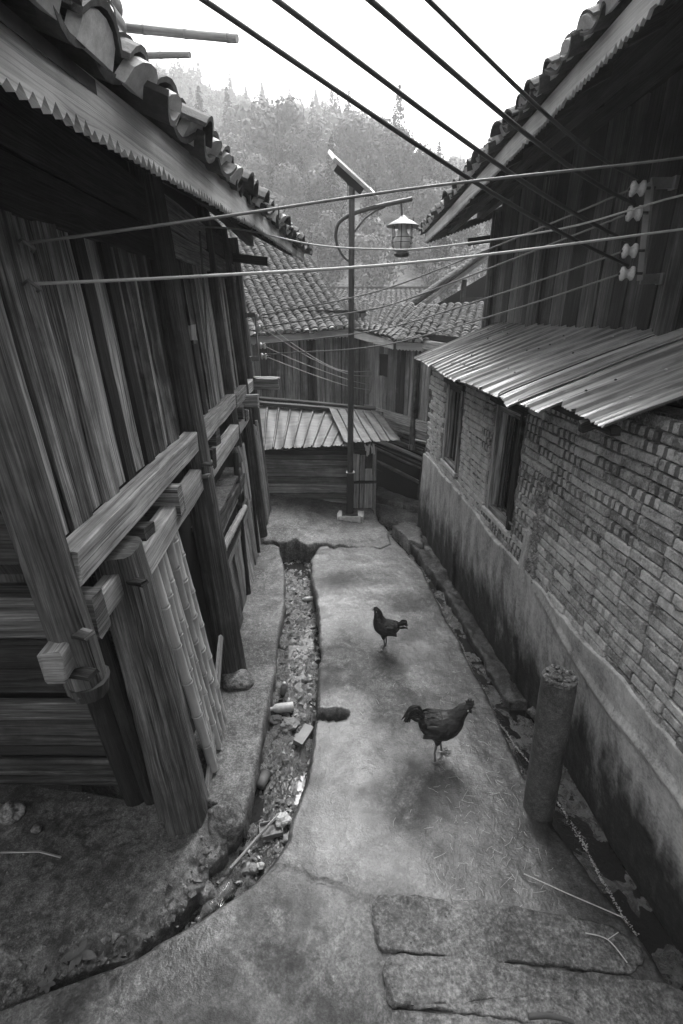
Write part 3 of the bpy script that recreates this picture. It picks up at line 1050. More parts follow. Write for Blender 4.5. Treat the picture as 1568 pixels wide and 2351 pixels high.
y = 2.16
for k, r in enumerate((.030, .034, .030, .024, .040, .047, .034)):
    y += r
    bamboo(FX(y + .10, .03, .03 + U(-.02, .015)), FX(y - .02, 1.64, .0 + U(-.012, .012)), r, 'bamboo_pole', LH)
    y += r * .9
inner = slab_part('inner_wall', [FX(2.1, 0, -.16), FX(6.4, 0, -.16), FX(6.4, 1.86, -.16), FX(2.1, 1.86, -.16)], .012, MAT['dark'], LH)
# beyond the tall post: shelf, rails, pale bamboo and stub planks
def rough_slab(name, x0, x1, y0, y1, z, th, mat, parent):
    nu, nv = 10, 22
    V = []
    for lay in (0, 1):
        for j in range(nv + 1):
            for k in range(nu + 1):
                xx = x0 + (x1 - x0) * k / nu; yy = y0 + (y1 - y0) * j / nv
                ed = .02 * mnoise.noise(Vector((yy * 6, xx * 3, lay))) if k in (0, nu) else 0
                V.append((xx - .045 * (yy - 3.4) + ed, yy, z - (th if lay else 0) + .02 * mnoise.noise(Vector((xx * 9, yy * 9, lay * 5)))))
    n = nu + 1; o = n * (nv + 1)
    F = []
    for j in range(nv):
        for k in range(nu):
            a = j * n + k
            F += [(a, a + 1, a + n + 1, a + n), (o + a, o + a + n, o + a + n + 1, o + a + 1)]
        F += [(j * n, j * n + n, o + j * n + n, o + j * n), (j * n + nu, o + j * n + nu, o + j * n + n + nu, j * n + n + nu)]
    for k in range(nu):
        F += [(k, o + k, o + k + 1, k + 1), (nv * n + k, nv * n + k + 1, o + nv * n + k + 1, o + nv * n + k)]
    mb = MB(); mb.add(V, F, [[(V[i][1], V[i][0]) for i in f] for f in F]); return mb.build(name, mat, parent)


rough_slab('shelf', -1.28, -.97, 3.38, 4.95, 1.21, .04, MAT['rubble'], LH)
for (y0, y1, z0, z1, off, m_) in ((3.36, 5.05, 1.06, 1.17, .01, 'wood_mid'), (3.36, 5.0, .99, 1.055, -.02, 'wood_light'), (3.36, 5.1, .74, .86, -.01, 'wood_mid'), (3.4, 5.6, .64, .72, -.02, 'wood_light')):
    rail('rail', y0, y1, z0, z1, off, .03, m_, 5, -.05)
bamboo(FX(3.34, .985, .03), FX(4.75, .845, .03), .034, 'bamboo_pole', LH, MAT['wood_light'], .17)
y = 3.40
while y < 6.3:
    w = U(.09, .2)
    if abs(y + w / 2 - 5.76) > .1:
        zt = U(.62, .8) if y < 5.1 else U(1.2, 1.55)
        mb = MB(); mb.timber(FX(y + w / 2 + U(-.02, .02), 0.0, -.02 + U(-.02, .02)), FX(y + w / 2 + U(-.04, .04), zt, -.03 + U(-.015, .015)), YD, w - .008, .022, seg=5, jit=.006)
        mb.build('stub_plank', MAT['wood_light' if U(0, 1) < .55 else 'wood_mid'], inner)
    y += w
y = 6.02
while y < 6.40:
    bamboo(FX(y, .02, .06), FX(y, 1.35 + U(-.1, .1), .05), .022, 'bamboo_pole', LH, MAT['wood_light'], .2); y += .05
for (pa, pb, r) in (((540, 1040, 4.75), (570, 1372, 4.45), .034), ((560, 965, 5.5), (594, 1268, 5.35), .02)):
    a = GY(*pa); b = GY(*pb); b.z = max(b.z, -.01)
    mb = MB(); mb.post(b, a, r, r * .85, n=8, seg=8, bow=.01); mb.build('stake', MAT['wood_dark'], LH)

# roof of the left house
eave_pts = [(-.615, .35, 3.05), (-.60, 1.1, 3.075), (-.55, 1.9, 3.10), (-.52, 3.6, 3.19), (-.50, 5.2, 3.245), (-.49, 6.0, 3.28)]
fascia(LH, eave_pts, .125, .038, .022, .018, MAT['fascia'], ragged=.9)
fascia(LH, [(-.488, 6.02, 3.275), (-.46, 6.85, 3.285)], .115, .03, .018, .018, MAT['fascia'], ragged=.8)
lroof, LS = tile_roof(LH, (-.60, .35, 3.205), (-.47, 6.85, 3.43), (-2.75, 6.85, 4.55), (-2.85, .35, 4.33), 29, 32, .205, .19, 300, name='roof')
eave_plugs(lroof, LS, 29, .205, prob=.8)
for k in range(15):
    Y = .7 + k * .43
    t = (Y - .35) / 6.5
    a = LS(t, .055); b = LS(t, .55)
    mb = MB(); mb.timber(a - ZD * .115, b - ZD * .115, YD, .05, .06, seg=2); mb.build('rafter', MAT['wood_dark'], LH)
mb = MB(); mb.timber(FX(1.2, 3.44, .2), FX(6.7, 3.50, .2), ZD, .10, .08, seg=6); mb.build('purlin', MAT['wood_dark'], LH)
mb = MB(); mb.timber((-1.3, 6.36, 3.30), (-.86, 6.40, 3.26), ZD, .09, .06, seg=3); mb.build('bracket', MAT['wood_mid'], LH)
mb = MB(); mb.tube([FX(4.05, 3.25, .12), FX(4.0, 2.45, .06)], .008, 6); mb.build('hanging_stick', MAT['wood_light'], LH)
# upper tier that shows above the tiles
tier = slab_part('upper_wall', [(-3.4, 4.9, 3.7), (-1.86, 4.9, 3.5), (-1.92, 4.9, 5.9), (-3.4, 4.9, 5.9)], .04, MAT['dark'], LH)
z = 3.6
while z < 5.9:
    h = U(.18, .26)
    mb = MB(); mb.timber((-3.4, 4.87, z), (-1.86, 4.87, z), ZD, h - .012, .03, seg=3); mb.build('plank', MAT['wood_dark'], tier); z += h
slab_part('upper_side', [(-1.84, 4.92, 3.5), (-1.90, 5.06, 3.5), (-1.96, 5.06, 5.9), (-1.9, 4.92, 5.9)], -.03, MAT['wood_dark'], LH)
mb = MB(); mb.timber((-1.80, 4.82, 4.35), (-1.93, 4.82, 5.9), XD, .05, .03, seg=3); mb.build('verge_board', MAT['wood_light'], LH)
mb = MB(); mb.timber((-1.73, 4.80, 4.3), (-1.87, 4.80, 5.9), XD, .07, .05, seg=3); mb.build('verge_board', MAT['wood_dark'], LH)
vt = MB(); V_, F_ = tile_template(.16, .2, .03, .012)
me_v = None
for k in range(14):
    mb = MB(); mb.add(V_, F_)
    if me_v is None: me_v = mb.mesh('tile', MAT['tile'])
    M = Matrix.Translation((-1.66 - k * .0098, 4.75, 4.32 + k * .115)) @ Matrix.Rotation(U(1.2, 1.4), 4, 'Y')
    link('tile', me_v, tier, M)
bamboo(GY(255, 60, 5.3), GY(545, 89, 5.0), .033, 'bamboo_drying_pole', None, MAT['fascia'], .38,
       label='long pale bamboo pole sticking out over the tiles against the sky', cat='bamboo pole')
bamboo(GY(300, 129, 5.3), GY(436, 126, 5.05), .025, 'bamboo_drying_pole', None, MAT['fascia'], .34,
       label='short bamboo pole just below the long one, above the left roof', cat='bamboo pole')

# ------------------------------------------------------------------ brick annex on the right
BX = thing('brick_annex', 'grey brick lean-to with stained plaster base and two barred windows', 'building', (1.5, 4, 0))


def BP(Y, z, off=0.0):                          # off > 0 towards the alley
    return Vector((WALLX(Y) - off, Y, z))


bw = slab_part('wall', [BP(-1.0, .92, -.21), BP(-1.0, 2.33, -.21), BP(6.24, 2.16, -.21), BP(6.24, .92, -.21)], -.18, MAT['mortar'], BX)
# mortar bed cut round the windows: rough sheet just behind the brick faces
WIN = [(4.90, 5.42, 1.17, 2.0), (3.48, 3.98, 1.15, 2.03)]


WTOP = lambda Y: 2.575 - .385 * (2 - WALLX(Y)) - .05


def mortar_bed():
    ys = np.linspace(-.9, 6.2, 230); zs = np.linspace(.9, 2.5, 70)
    yy, zz = np.meshgrid(ys, zs)
    zz = np.minimum(zz, WTOP(yy))
    off = -.012 + fbm(yy * 9, zz * 9, 101, 3) * .012 + fbm(yy * 40, zz * 40, 104, 3) * .012
    xx = WALLX(yy) - off
    V = np.stack([xx.ravel(), yy.ravel(), zz.ravel()], 1)
    m = len(ys)
    ii = np.arange(len(zs) - 1)[:, None] * m + np.arange(m - 1)[None, :]
    yc = (yy[:-1, :-1] + .015); zc = zz[:-1, :-1] + .01
    keep = np.ones_like(yc, bool)
    for y0, y1, z0, z1 in WIN: keep &= ~((yc > y0 - .02) & (yc < y1 + .02) & (zc > z0 - .02) & (zc < z1 + .02))
    Q = np.stack([ii, ii + m, ii + m + 1, ii + 1], -1)[keep].reshape(-1, 4)
    return link('mortar', np_mesh('mortar', V, Q, MAT['mortar'], smooth=True), BX)


mortar_bed()
BL, BH = .215, .056


def brick_mesh(l):
    mb = MB()
    th = .05
    ch = .004
    prof = []
    nseg = 5
    x0, x1 = -l / 2, l / 2
    h = BH - .0095
    pts = []
    V = []; F = []
    # front face as a small uneven grid, rounded rim, back open box
    nu, nv = 6, 3
    for j in range(nv + 1):
        for k in range(nu + 1):
            u = (x0, x0 + .005, x0 * .4, 0.0, x1 * .4, x1 - .005, x1)[k]; v = (-h / 2, -h / 2 + .0045, h / 2 - .0045, h / 2)[j]
            e = 0.0
            if k in (0, nu): e -= ch * U(.6, 1.8)
            if j in (0, nv): e -= ch * U(.6, 1.8)
            ee = U(-.0015, .0015)
            V.append((u + (U(-.003, .003) if k in (0, nu) else 0), v + (U(-.002, .002) if j in (0, nv) else 0), e + ee))
    n = nu + 1
    for j in range(nv):
        for k in range(nu):
            F.append((j * n + k, j * n + k + 1, (j + 1) * n + k + 1, (j + 1) * n + k))
    rim = [k for k in range(n)] + [j * n + nu for j in range(1, nv + 1)] + [nv * n + k for k in range(nu - 1, -1, -1)] + [j * n for j in range(nv - 1, 0, -1)]
    b = len(V)
    for r in rim: V.append((V[r][0], V[r][1], -th))
    for k in range(len(rim)):
        k2 = (k + 1) % len(rim)
        F.append((rim[k], b + k, b + k2, rim[k2]))
    mb.add(V, F, [[(V[i][0] * 4, V[i][1] * 4) for i in f] for f in F])
    return mb


variants = {}
for l in ('full', 'half'):
    variants[l] = []
    for k in range(8):
        mb = brick_mesh(BL - .010 if l == 'full' else BL / 2 - .010)
        variants[l].append((mb, mb.mesh('brick', MAT['brick']), mb.mesh('brick', MAT['brick_plain'])))
bricks = []
row = 0
z = 1.0
wdir = Vector((-.071, 1, 0)).normalized(); wout = Vector((-1, -.071, 0)).normalized()
while z < 2.5:
    y = -.8 + (BL / 2 if row % 2 else 0) + U(-.02, .02)
    while y < 6.16:
        half = (row % 2 == 0 and U(0, 1) < .12)
        L_ = (BL / 2 if half else BL)
        yc = y + L_ / 2
        if yc + L_ / 2 > 6.2: break
        if z + BH > WTOP(yc):
            y += L_; continue
        hit = any(yc + L_ / 2 > y0 - .02 and yc - L_ / 2 < y1 + .02 and z + BH > z0 - .01 and z < z1 + .03 for y0, y1, z0, z1 in WIN)
        if hit:
            # half bricks that still fit beside the opening
            for yc2 in (y + BL / 4, y + BL * 3 / 4):
                if not half and not any(yc2 + BL / 4 > y0 - .025 and yc2 - BL / 4 < y1 + .025 and z + BH > z0 - .01 and z < z1 + .03 for y0, y1, z0, z1 in WIN):
                    bricks.append((yc2, z + BH / 2, 'half'))
        else:
            bricks.append((yc, z + BH / 2, 'half' if half else 'full'))
        y += L_
    z += BH; row += 1
recs = []
for (yc, zc, ty) in bricks:
    if .95 < yc < 2.95 and False: continue
    M = Matrix((wdir, ZD, wout)).transposed().to_4x4()
    M = M @ Matrix.Rotation(U(-.02, .02), 4, 'Z') @ Matrix.Rotation(U(-.025, .025), 4, 'Y') @ Matrix.Rotation(U(-.04, .04), 4, 'X')
    if wdir.cross(ZD).dot(wout) < 0: M = M @ Matrix.Scale(1, 4)
    M.translation = BP(yc, zc + U(-.002, .002), .010 + U(-.004, .007))
    vis = yc > .9
    recs.append(((M.translation - CAM).length + (0 if vis else 50), M, ty, yc, zc))
recs.sort(key=lambda q: q[0])
for d, M, ty, yc, zc in recs[:300]:
    v = RND.choice(variants[ty])
    lowpale = (zc < 1.62 - .12 * (yc - 2) and yc < 3.1) and U(0, 1) < .9
    link('brick', v[2] if lowpale else v[1], bw, M)
Vs = []; Qs = []; UVs = []; b = 0
mbx = MB()
for d, M, ty, yc, zc in recs[300:]:
    v = RND.choice(variants[ty])[0]
    ou, ov = U(0, 60), U(0, 60)
    mbx.add([M @ Vector(p) for p in v.v], v.f, [[(a + ou, c + ov) for a, c in t] for t in v.uv])
mbx.build('bricks', MAT['brick'], bw, kind='stuff')
# blobs of squeezed-out mortar
mbm = MB()
for k in range(420):
    yc, zc, _ = RND.choice(bricks)
    if yc < .9 or any(y0 - .1 < yc < y1 + .1 and z0 - .08 < zc < z1 + .08 for y0, y1, z0, z1 in WIN): continue
    p = BP(yc + U(-.11, .11), zc - BH / 2, .006)
    n = RND.randrange(3, 8)
    pts = [p + wdir * (.012 * q) + ZD * U(-.004, .004) + wout * U(-.002, .006) for q in range(n)]
    mbm.tube(pts, [U(.003, .009) for q in pts], 5, .3)
mbm.build('mortar_crust', MAT['mortar'], BX, kind='stuff')

# plaster base
def plaster_base():
    ys = np.linspace(-.95, 6.27, 420); zs = np.r_[np.linspace(-.4, 1.0, 90), 1.012, 1.02]
    yy, zz = np.meshgrid(ys, zs)
    top = 1.02 + fbm(yy * 3, yy * 0, 111, 4) * .05
    z2 = np.where(zz > .8, .8 + (zz - .8) * (top - .8) / .22, zz)
    off = .022 + .012 * np.clip((.9 - zz), 0, 1) + fbm(yy * 1.6, zz * 1.6, 113, 4) * .022 + fbm(yy * 18, zz * 18, 117, 3) * .004
    off = off - .042 * np.clip(6.2 - yy, 0, 6) * np.clip(1.0 - zz, 0, 1.4)
    # a sagging fold in the near part, two upright ridges where the panels meet
    fold = z2 - (.93 - .12 * (3.1 - yy) + .04 * np.sin(yy * 5))
    off = off + np.where(yy < 3.0, .02 * np.clip(1 - np.abs(fold) / .05, 0, 1) * np.clip((3.0 - yy) * 3, 0, 1), 0)
    for yr in (4.62, 3.12):
        off = off + .03 * np.clip(1 - np.abs(yy - yr - .10 * (1 - zz)) / .035, 0, 1)
    off = np.where(zz >= 1.015, -.02, off)
    xx = WALLX(yy) - off
    V = np.stack([xx.ravel(), yy.ravel(), z2.ravel()], 1)
    m = len(ys)
    ii = np.arange(len(zs) - 1)[:, None] * m + np.arange(m - 1)[None, :]
    Q = np.stack([ii, ii + m, ii + m + 1, ii + 1], -1).reshape(-1, 4)
    # far end face
    k0 = len(V)
    E = []
    for r in range(len(zs)): E.append(V[r * m + m - 1] + np.array([.35, .0, 0]))
    V = np.concatenate([V, np.array(E)])
    Q2 = np.array([(r * m + m - 1, (r + 1) * m + m - 1, k0 + r + 1, k0 + r) for r in range(len(zs) - 1)])
    return link('plaster_base', np_mesh('plaster_base', V, np.concatenate([Q, Q2]), MAT['plaster'], smooth=True), BX)


plaster_base()
# corner returns and an upright plastered pier at the ragged joint
mb = MB(); mb.timber(BP(3.11, .93, .022), BP(3.11, 1.30, .012), wdir, .085, .03, seg=4, jit=.006); mb.build('pier', MAT['plaster'], BX)
mbm = MB()
for k in range(70):
    t = U(0, 1)
    c = BP(3.0 + U(-.06, .06), 1.0 + t * .72, .012)
    mbm.lathe([(.001, -.02), (U(.012, .03), -.012), (U(.012, .034), .008), (.001, .022)], Matrix.Translation(c) @ Matrix.Rotation(U(0, 3), 4, 'X') @ Matrix.Rotation(U(0, 3), 4, 'Y'), 6, False)
mbm.build('mortar_lumps', MAT['mortar'], BX, kind='stuff')
slab_part('end_return', [(WALLX(6.24), 6.24, -.3), (WALLX(6.24) + .9, 6.24, -.3), (WALLX(6.24) + .9, 6.24, 2.14), (WALLX(6.24), 6.24, 2.14)], -.02, MAT['mortar'], BX)
for (y0, y1, z0, z1) in WIN:
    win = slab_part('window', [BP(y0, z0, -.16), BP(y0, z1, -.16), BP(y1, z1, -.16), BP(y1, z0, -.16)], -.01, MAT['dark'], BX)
    for (pa, pb, w1, w2) in ((BP(y0 + .02, z0, -.045), BP(y0 + .02, z1, -.045), .045, .11), (BP(y1 - .02, z0, -.05), BP(y1 - .02, z1, -.05), .05, .12),
                             (BP(y0, z1 - .02, -.05), BP(y1, z1 - .02, -.05), None, .1), (BP(y0, z0 + .015, -.05), BP(y1, z0 + .015, -.05), None, .1)):
        mb = MB(); mb.timber(pa, pb, wdir if w1 else ZD, w1 or .045, w2, seg=2, jit=.001); mb.build('frame', MAT['wood_mid'], win)
    for k in range(4):
        yy = y0 + (y1 - y0) * (k + 1) / 5
        mb = MB(); mb.tube([BP(yy, z0, -.06), BP(yy, z1, -.06)], .008, 6); mb.build('bar', MAT['iron'], win)
    mb = MB(); mb.timber(BP(y0 - .02, z0 - .022, -.02), BP(y1 + .03, z0 - .022, -.02), ZD, .04, .09, seg=4, jit=.004); mb.build('sill', MAT['plug'], win)
    mb = MB(); mb.timber(BP(y0 - .08, z1 + .035, .0), BP(y1 + .1, z1 + .035, .0), ZD, .05, .07, seg=4, jit=.004); mb.build('lintel', MAT['wood_mid'], win)

# corrugated tin awning: overlapping ribbed sheets of unequal length
AW = thing('tin_awning', 'ribbed tin awning over the brick wall, sheets overlapping with an uneven edge', 'awning', (1.5, 4, 2.3))


def awning_sheet(y0, y1, x_far, x_near, lift, xin=2.02):
    ny = int((y1 - y0) / .0125)
    ys = np.linspace(y0, y1, ny)
    ph = (ys - y0)
    per = .178
    q = (ph % per) / per
    rib = np.where(q < .13, 1.0, 0.0) + np.where((q > .40) & (q < .45), .25, 0) + np.where((q > .68) & (q < .73), .25, 0)
    rib = rib * .019
    nxs = 14
    V = []
    for lay in (0, 1):
        for k, yy in enumerate(ys):
            t = (yy - y0) / (y1 - y0)
            xo = x_near * (1 - t) + x_far * t + .012 * math.sin(k * 2.1) * (1 if rib[k] else .4)
            for j in range(nxs + 1):
                x = xo + (xin - xo) * j / nxs
                z = 2.575 - .385 * (2.0 - x) + rib[k] + lift + .012 * math.sin(yy * 3.1 + x * 2) * (1 - j / nxs) + .006 * mnoise.noise(Vector((x * 2.5, yy * 4, 1))) + .003 * mnoise.noise(Vector((x * 7, yy * 9, 4))) * (1 - j / nxs) - .012 * (1 - j / nxs) ** 6
                V.append((x, yy, z - lay * .0025))
    n = nxs + 1; o = ny * n
    F = []
    for k in range(ny - 1):
        for j in range(nxs):
            a = k * n + j
            F.append((a, a + 1, a + n + 1, a + n)); F.append((o + a, o + a + n, o + a + n + 1, o + a + 1))
        F.append((k * n, (k + 1) * n, o + (k + 1) * n, o + k * n))
    for j in range(nxs):
        F.append((j, o + j, o + j + 1, j + 1)); a = (ny - 1) * n + j
        F.append((a, a + 1, o + a + 1, o + a))
    mb = MB(); mb.add(V, F)
    return mb.build('sheet', MAT['tin'], AW)


awning_sheet(5.55, 6.80, .955, .95, .000)
awning_sheet(4.20, 5.62, .985, .945, .005)
awning_sheet(3.25, 4.30, .955, 1.02, .010)
awning_sheet(2.93, 3.33, 1.04, .985, .016)
awning_sheet(2.60, 3.0, 1.05, 1.045, .021)
awning_sheet(2.05, 2.68, 1.15, 1.105, .027)
for yy in (2.3, 3.2, 4.2, 5.2, 6.2):
    mb = MB(); mb.timber((1.12, yy, 2.205), (2.02, yy, 2.545), YD, .05, .05, seg=2); mb.build('batten', MAT['wood_dark'], AW)
for xx in (1.18, 1.6):
    mb = MB(); mb.timber((xx, 2.1, 2.575 - .385 * (2 - xx) - .028), (xx, 6.75, 2.575 - .385 * (2 - xx) - .028), ZD, .04, .04, seg=4); mb.build('purlin', MAT['wood_dark'], AW)
for k in range(26):
    xx = U(1.2, 1.9); yy = U(2.2, 6.5)
    mb = MB(); mb.lathe([(.001, 0), (.009, .002), (.007, .008), (.001, .011)], Matrix.Translation((xx, yy, 2.575 - .385 * (2 - xx) + .028)), 6); mb.build('screw_cap', MAT['iron'] if k % 3 else MAT['white'], AW)

# ------------------------------------------------------------------ right house: wooden storey above the awning
RH = thing('wooden_house', 'tall dark board house with saw-tooth eave rising behind the tin awning on the right', 'house', (3, 4.5, 0))
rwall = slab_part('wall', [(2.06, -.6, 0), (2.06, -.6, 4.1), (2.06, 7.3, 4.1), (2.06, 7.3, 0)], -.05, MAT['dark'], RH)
y = -.5
k = 0
while y < 7.2:
    w = U(.16, .32)
    mb = MB(); o_ = U(0, .012)
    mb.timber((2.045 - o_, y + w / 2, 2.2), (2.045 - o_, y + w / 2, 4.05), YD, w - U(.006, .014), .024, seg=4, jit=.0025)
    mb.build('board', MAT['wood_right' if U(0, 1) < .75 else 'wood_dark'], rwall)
    y += w; k += 1
for (Y, r, z1) in ((7.27, .075, 3.9), (5.55, .07, 3.9), (3.30, .035, 2.98), (3.24, .06, 4.0), (1.2, .07, 4.0)):
    mb = MB(); mb.post((2.0, Y, 2.1), (2.0, Y, z1), r, r * .92, n=12, seg=8, bow=.006); mb.build('post', MAT['wood_post'], RH)
slab_part('far_wall', [(2.06, 7.35, -.5), (4.6, 7.35, -.5), (4.6, 7.35, 4.2), (2.06, 7.35, 4.0)], .03, MAT['wood_dark'], RH)
slab_part('back_wall', [(4.6, -.6, -.5), (4.6, 7.35, -.5), (4.6, 7.35, 4.9), (4.6, -.6, 4.9)], .03, MAT['wood_dark'], RH)
slab_part('near_wall', [(2.0, -.6, -.5), (4.6, -.6, -.5), (4.6, -.6, 4.9), (2.0, -.6, 4.2)], .03, MAT['wood_dark'], RH)
r_eave = [(1.20, 8.0, 3.635), (1.2, 6.6, 3.645), (1.2, 5.2, 3.69), (1.205, 3.8, 3.735), (1.215, 2.4, 3.80), (1.23, .4, 3.87), (1.23, -.6, 3.9)]
fascia(RH, r_eave, .125, .042, .022, .018, MAT['fascia'], out=(-1, 0, 0), ragged=1.0)
rroof, RS = tile_roof(RH, (1.2, 8.05, 3.79), (1.225, -.6, 4.05), (3.6, -.6, 5.25), (3.6, 8.05, 4.95), 42, 32, .195, .19, 300, name='roof')
eave_plugs(rroof, RS, 42, .195, prob=.95)
slab_part('back_roof', [(3.6, 8.05, 4.92), (3.6, -.6, 5.22), (6.0, -.6, 4.0), (6.0, 8.05, 3.8)], .04, MAT['tile'], RH)
for k in range(18):
    t = (k + .5) / 18
    a = RS(t, .055); b = RS(t, .5)
    mb = MB(); mb.timber(a - ZD * .11, b - ZD * .11, YD, .05, .06, seg=2); mb.build('rafter', MAT['wood_dark'], RH)
for xx, zz in ((1.55, 3.83), (1.95, 4.0)):
    mb = MB(); mb.timber((xx, 8.0, zz - .02), (xx, -.5, zz + .22), ZD, .1, .09, seg=5); mb.build('purlin', MAT['wood_dark'], RH)
mb = MB(); mb.timber((1.75, 7.75, 3.62), (2.1, 7.7, 3.66), ZD, .09, .07, seg=3); mb.build('bracket', MAT['wood_dark'], RH)
fascia(RH, [(1.22, 8.03, 3.62), (1.6, 8.03, 3.75), (2.1, 8.03, 3.92), (3.6, 8.03, 4.75)], .10, .05, .02, .02, MAT['wood_dark'], out=(0, -1, 0))
# lone upturned tile at the far corner
mb = MB(); mb.tube([(1.12, 8.02, 3.80), (1.06, 8.06, 3.84), (1.03, 8.08, 3.90), (1.02, 8.09, 3.97)], [.02, .018, .014, .006], 8); mb.build('corner_finial', MAT['tile'], RH)

# ------------------------------------------------------------------ shed with tin roof at the end of the path
SH = thing('shed', 'low plank shed with a ribbed tin roof behind the street lamp', 'shed', (-.3, 7.3, 0))
sw = slab_part('wall', [(-1.4, 7.08, -.3), (.18, 7.08, -.3), (.18, 7.08, .72), (-1.4, 7.08, .72)], .02, MAT['dark'], SH)
z = -.12
for h in (.11, .10, .085, .15, .11, .145, .12, .12):
    mb = MB(); mb.timber((-1.42, 7.04, z + h / 2 + .015), (.12 + U(-.02, .02), 7.03, z + h / 2 + U(-.008, .008)), ZD, h - .006, .03, seg=5, jit=.004)
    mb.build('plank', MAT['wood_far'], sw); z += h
for x_, w_, zt in ((.155, .05, .86), (.205, .09, .84), (.30, .07, .82), (.40, .13, .62)):
    mb = MB(); mb.timber((x_, 6.80, -.1), (x_ + .005, 6.84, zt), XD, w_, .025, seg=4, jit=.004); mb.build('board', MAT['wood_far'], SH)
mb = MB(); mb.post((.475, 6.78, -.12), (.47, 6.80, .95), .032, .03, n=10); mb.build('post', MAT['wood_far'], SH)
mb = MB(); mb.timber((.14, 6.77, .44), (.51, 6.75, .455), ZD, .035, .03, seg=3); mb.build('cross_bar', MAT['wood_mid'], SH)
slab_part('side_wall', [(.44, 6.82, -.3), (.44, 8.4, -.3), (.44, 8.4, 1.1), (.44, 6.82, .85)], .02, MAT['wood_dark'], SH)
slab_part('rear_wall', [(-1.5, 8.45, -.3), (.5, 8.45, -.3), (.5, 8.45, 1.2), (-1.5, 8.45, 1.2)], .02, MAT['wood_dark'], SH)
mb = MB(); mb.timber((-1.45, 6.98, .84), (.5, 6.86, .86), ZD, .07, .06, seg=4); mb.build('eave_beam', MAT['wood_dark'], SH)


def shed_sheet(u0, u1, A, B, C_, D, lift, n_rib):
    """A near-left, B near-right, C far-right, D far-left corners of the whole roof"""
    A, B, C_, D = map(Vector, (A, B, C_, D))
    nu = n_rib * 12; nv = 6
    V = []
    for lay in (0, 1):
        for k in range(nu + 1):
            t = u0 + (u1 - u0) * k / nu
            q = (k % 12) / 12
            rib = .022 if q < .12 else 0
            a = A.lerp(B, t); d = D.lerp(C_, t)
            for j in range(nv + 1):
                s = j / nv
                p = a.lerp(d, s)
                if j == 0: p = p - (d - a).normalized() * .012 * math.sin(k * 1.7)
                V.append(p + Vector((0, 0, rib + lift - lay * .003 + .006 * math.sin(k * .4 + j))))
    n = nv + 1; o = (nu + 1) * n; F = []
    for k in range(nu):
        for j in range(nv):
            a = k * n + j
            F += [(a, a + n, a + n + 1, a + 1), (o + a, o + a + 1, o + a + n + 1, o + a + n)]
        F.append((k * n, o + k * n, o + (k + 1) * n, (k + 1) * n))
    for j in range(nv):
        F.append((j, j + 1, o + j + 1, o + j)); a = nu * n + j; F.append((a, o + a, o + a + 1, a + 1))
    mb = MB(); mb.add(V, F); return mb.build('sheet', MAT['tin_dark'], SH)


A_ = GY(560, 1034, 6.80); B_ = GY(805, 1022, 6.72); C2 = GY(850, 952, 7.75); D_ = GY(560, 930, 7.75)
shed_sheet(0, 1, A_, B_, C2, D_, 0, 11)
A2 = GY(790, 1020, 6.75); B2 = GY(918, 1014, 6.70); C3 = GY(872, 950, 7.7); D3 = GY(755, 941, 7.7)
shed_sheet(0, 1, A2, B2, C3, D3, .02, 6)
mb = MB()
e0 = GY(560, 922, 7.8); e1 = GY(880, 950, 7.76)
mb.timber(e0, e1, ZD, .05, .13, seg=5, jit=.004); mb.build('ridge_flashing', MAT['tin_dark'], SH)
mb = MB(); mb.timber(GY(560, 910, 8.0), GY(862, 938, 7.95), ZD, .04, .16, seg=5, jit=.004); mb.build('ridge_flashing', MAT['tin_dark'], SH)
mb = MB()
for k in range(5):
    p = GY(838 + k * 5, 1020 + (k % 2) * 4, 6.72)
    mb.timber(p, p - ZD * U(.05, .16) + XD * U(-.02, .02), XD, .022, .004, seg=3, jit=.004)
mb.build('torn_plastic', MAT['white'], SH)

# ------------------------------------------------------------------ far house (two wings) behind the shed
FH = thing('tiled_house', 'weathered wooden house with grey tiled roof at the end of the alley', 'house', (0, 9.5, -.3))
fw = slab_part('wall', [(-2.6, 9.22, -.7), (.42, 9.12, -.7), (.42, 9.12, 2.75), (-2.6, 9.22, 2.75)], .03, MAT['dark'], FH)
x = -2.55
while x < .36:
    w = U(.09, .19)
    mb = MB(); yy = 9.18 - .033 * (x + 2.5) + U(-.012, .004)
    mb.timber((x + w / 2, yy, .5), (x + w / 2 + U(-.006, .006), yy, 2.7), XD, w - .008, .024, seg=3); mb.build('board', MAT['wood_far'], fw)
    x += w
mb = MB(); mb.post((.47, 9.05, -.5), (.49, 9.05, 2.6), .075, .068); mb.build('corner_post', MAT['wood_far'], FH)
mb = MB(); mb.post((-.55, 9.1, .4), (-.56, 9.1, 2.6), .06, .055); mb.build('post', MAT['wood_dark'], FH)
# right wing: comes forward to the right
WA = Vector((.47, 9.05, 0)); WB = Vector((1.62, 6.62, 0))
wdx = (WB - WA).normalized(); wno = Vector((wdx.y, -wdx.x, 0))          # wno faces the alley
if wno.x > 0: wno = -wno


def WP(t, z, off=0.0): return WA.lerp(WB, t) + Vector((0, 0, z)) + wno * off


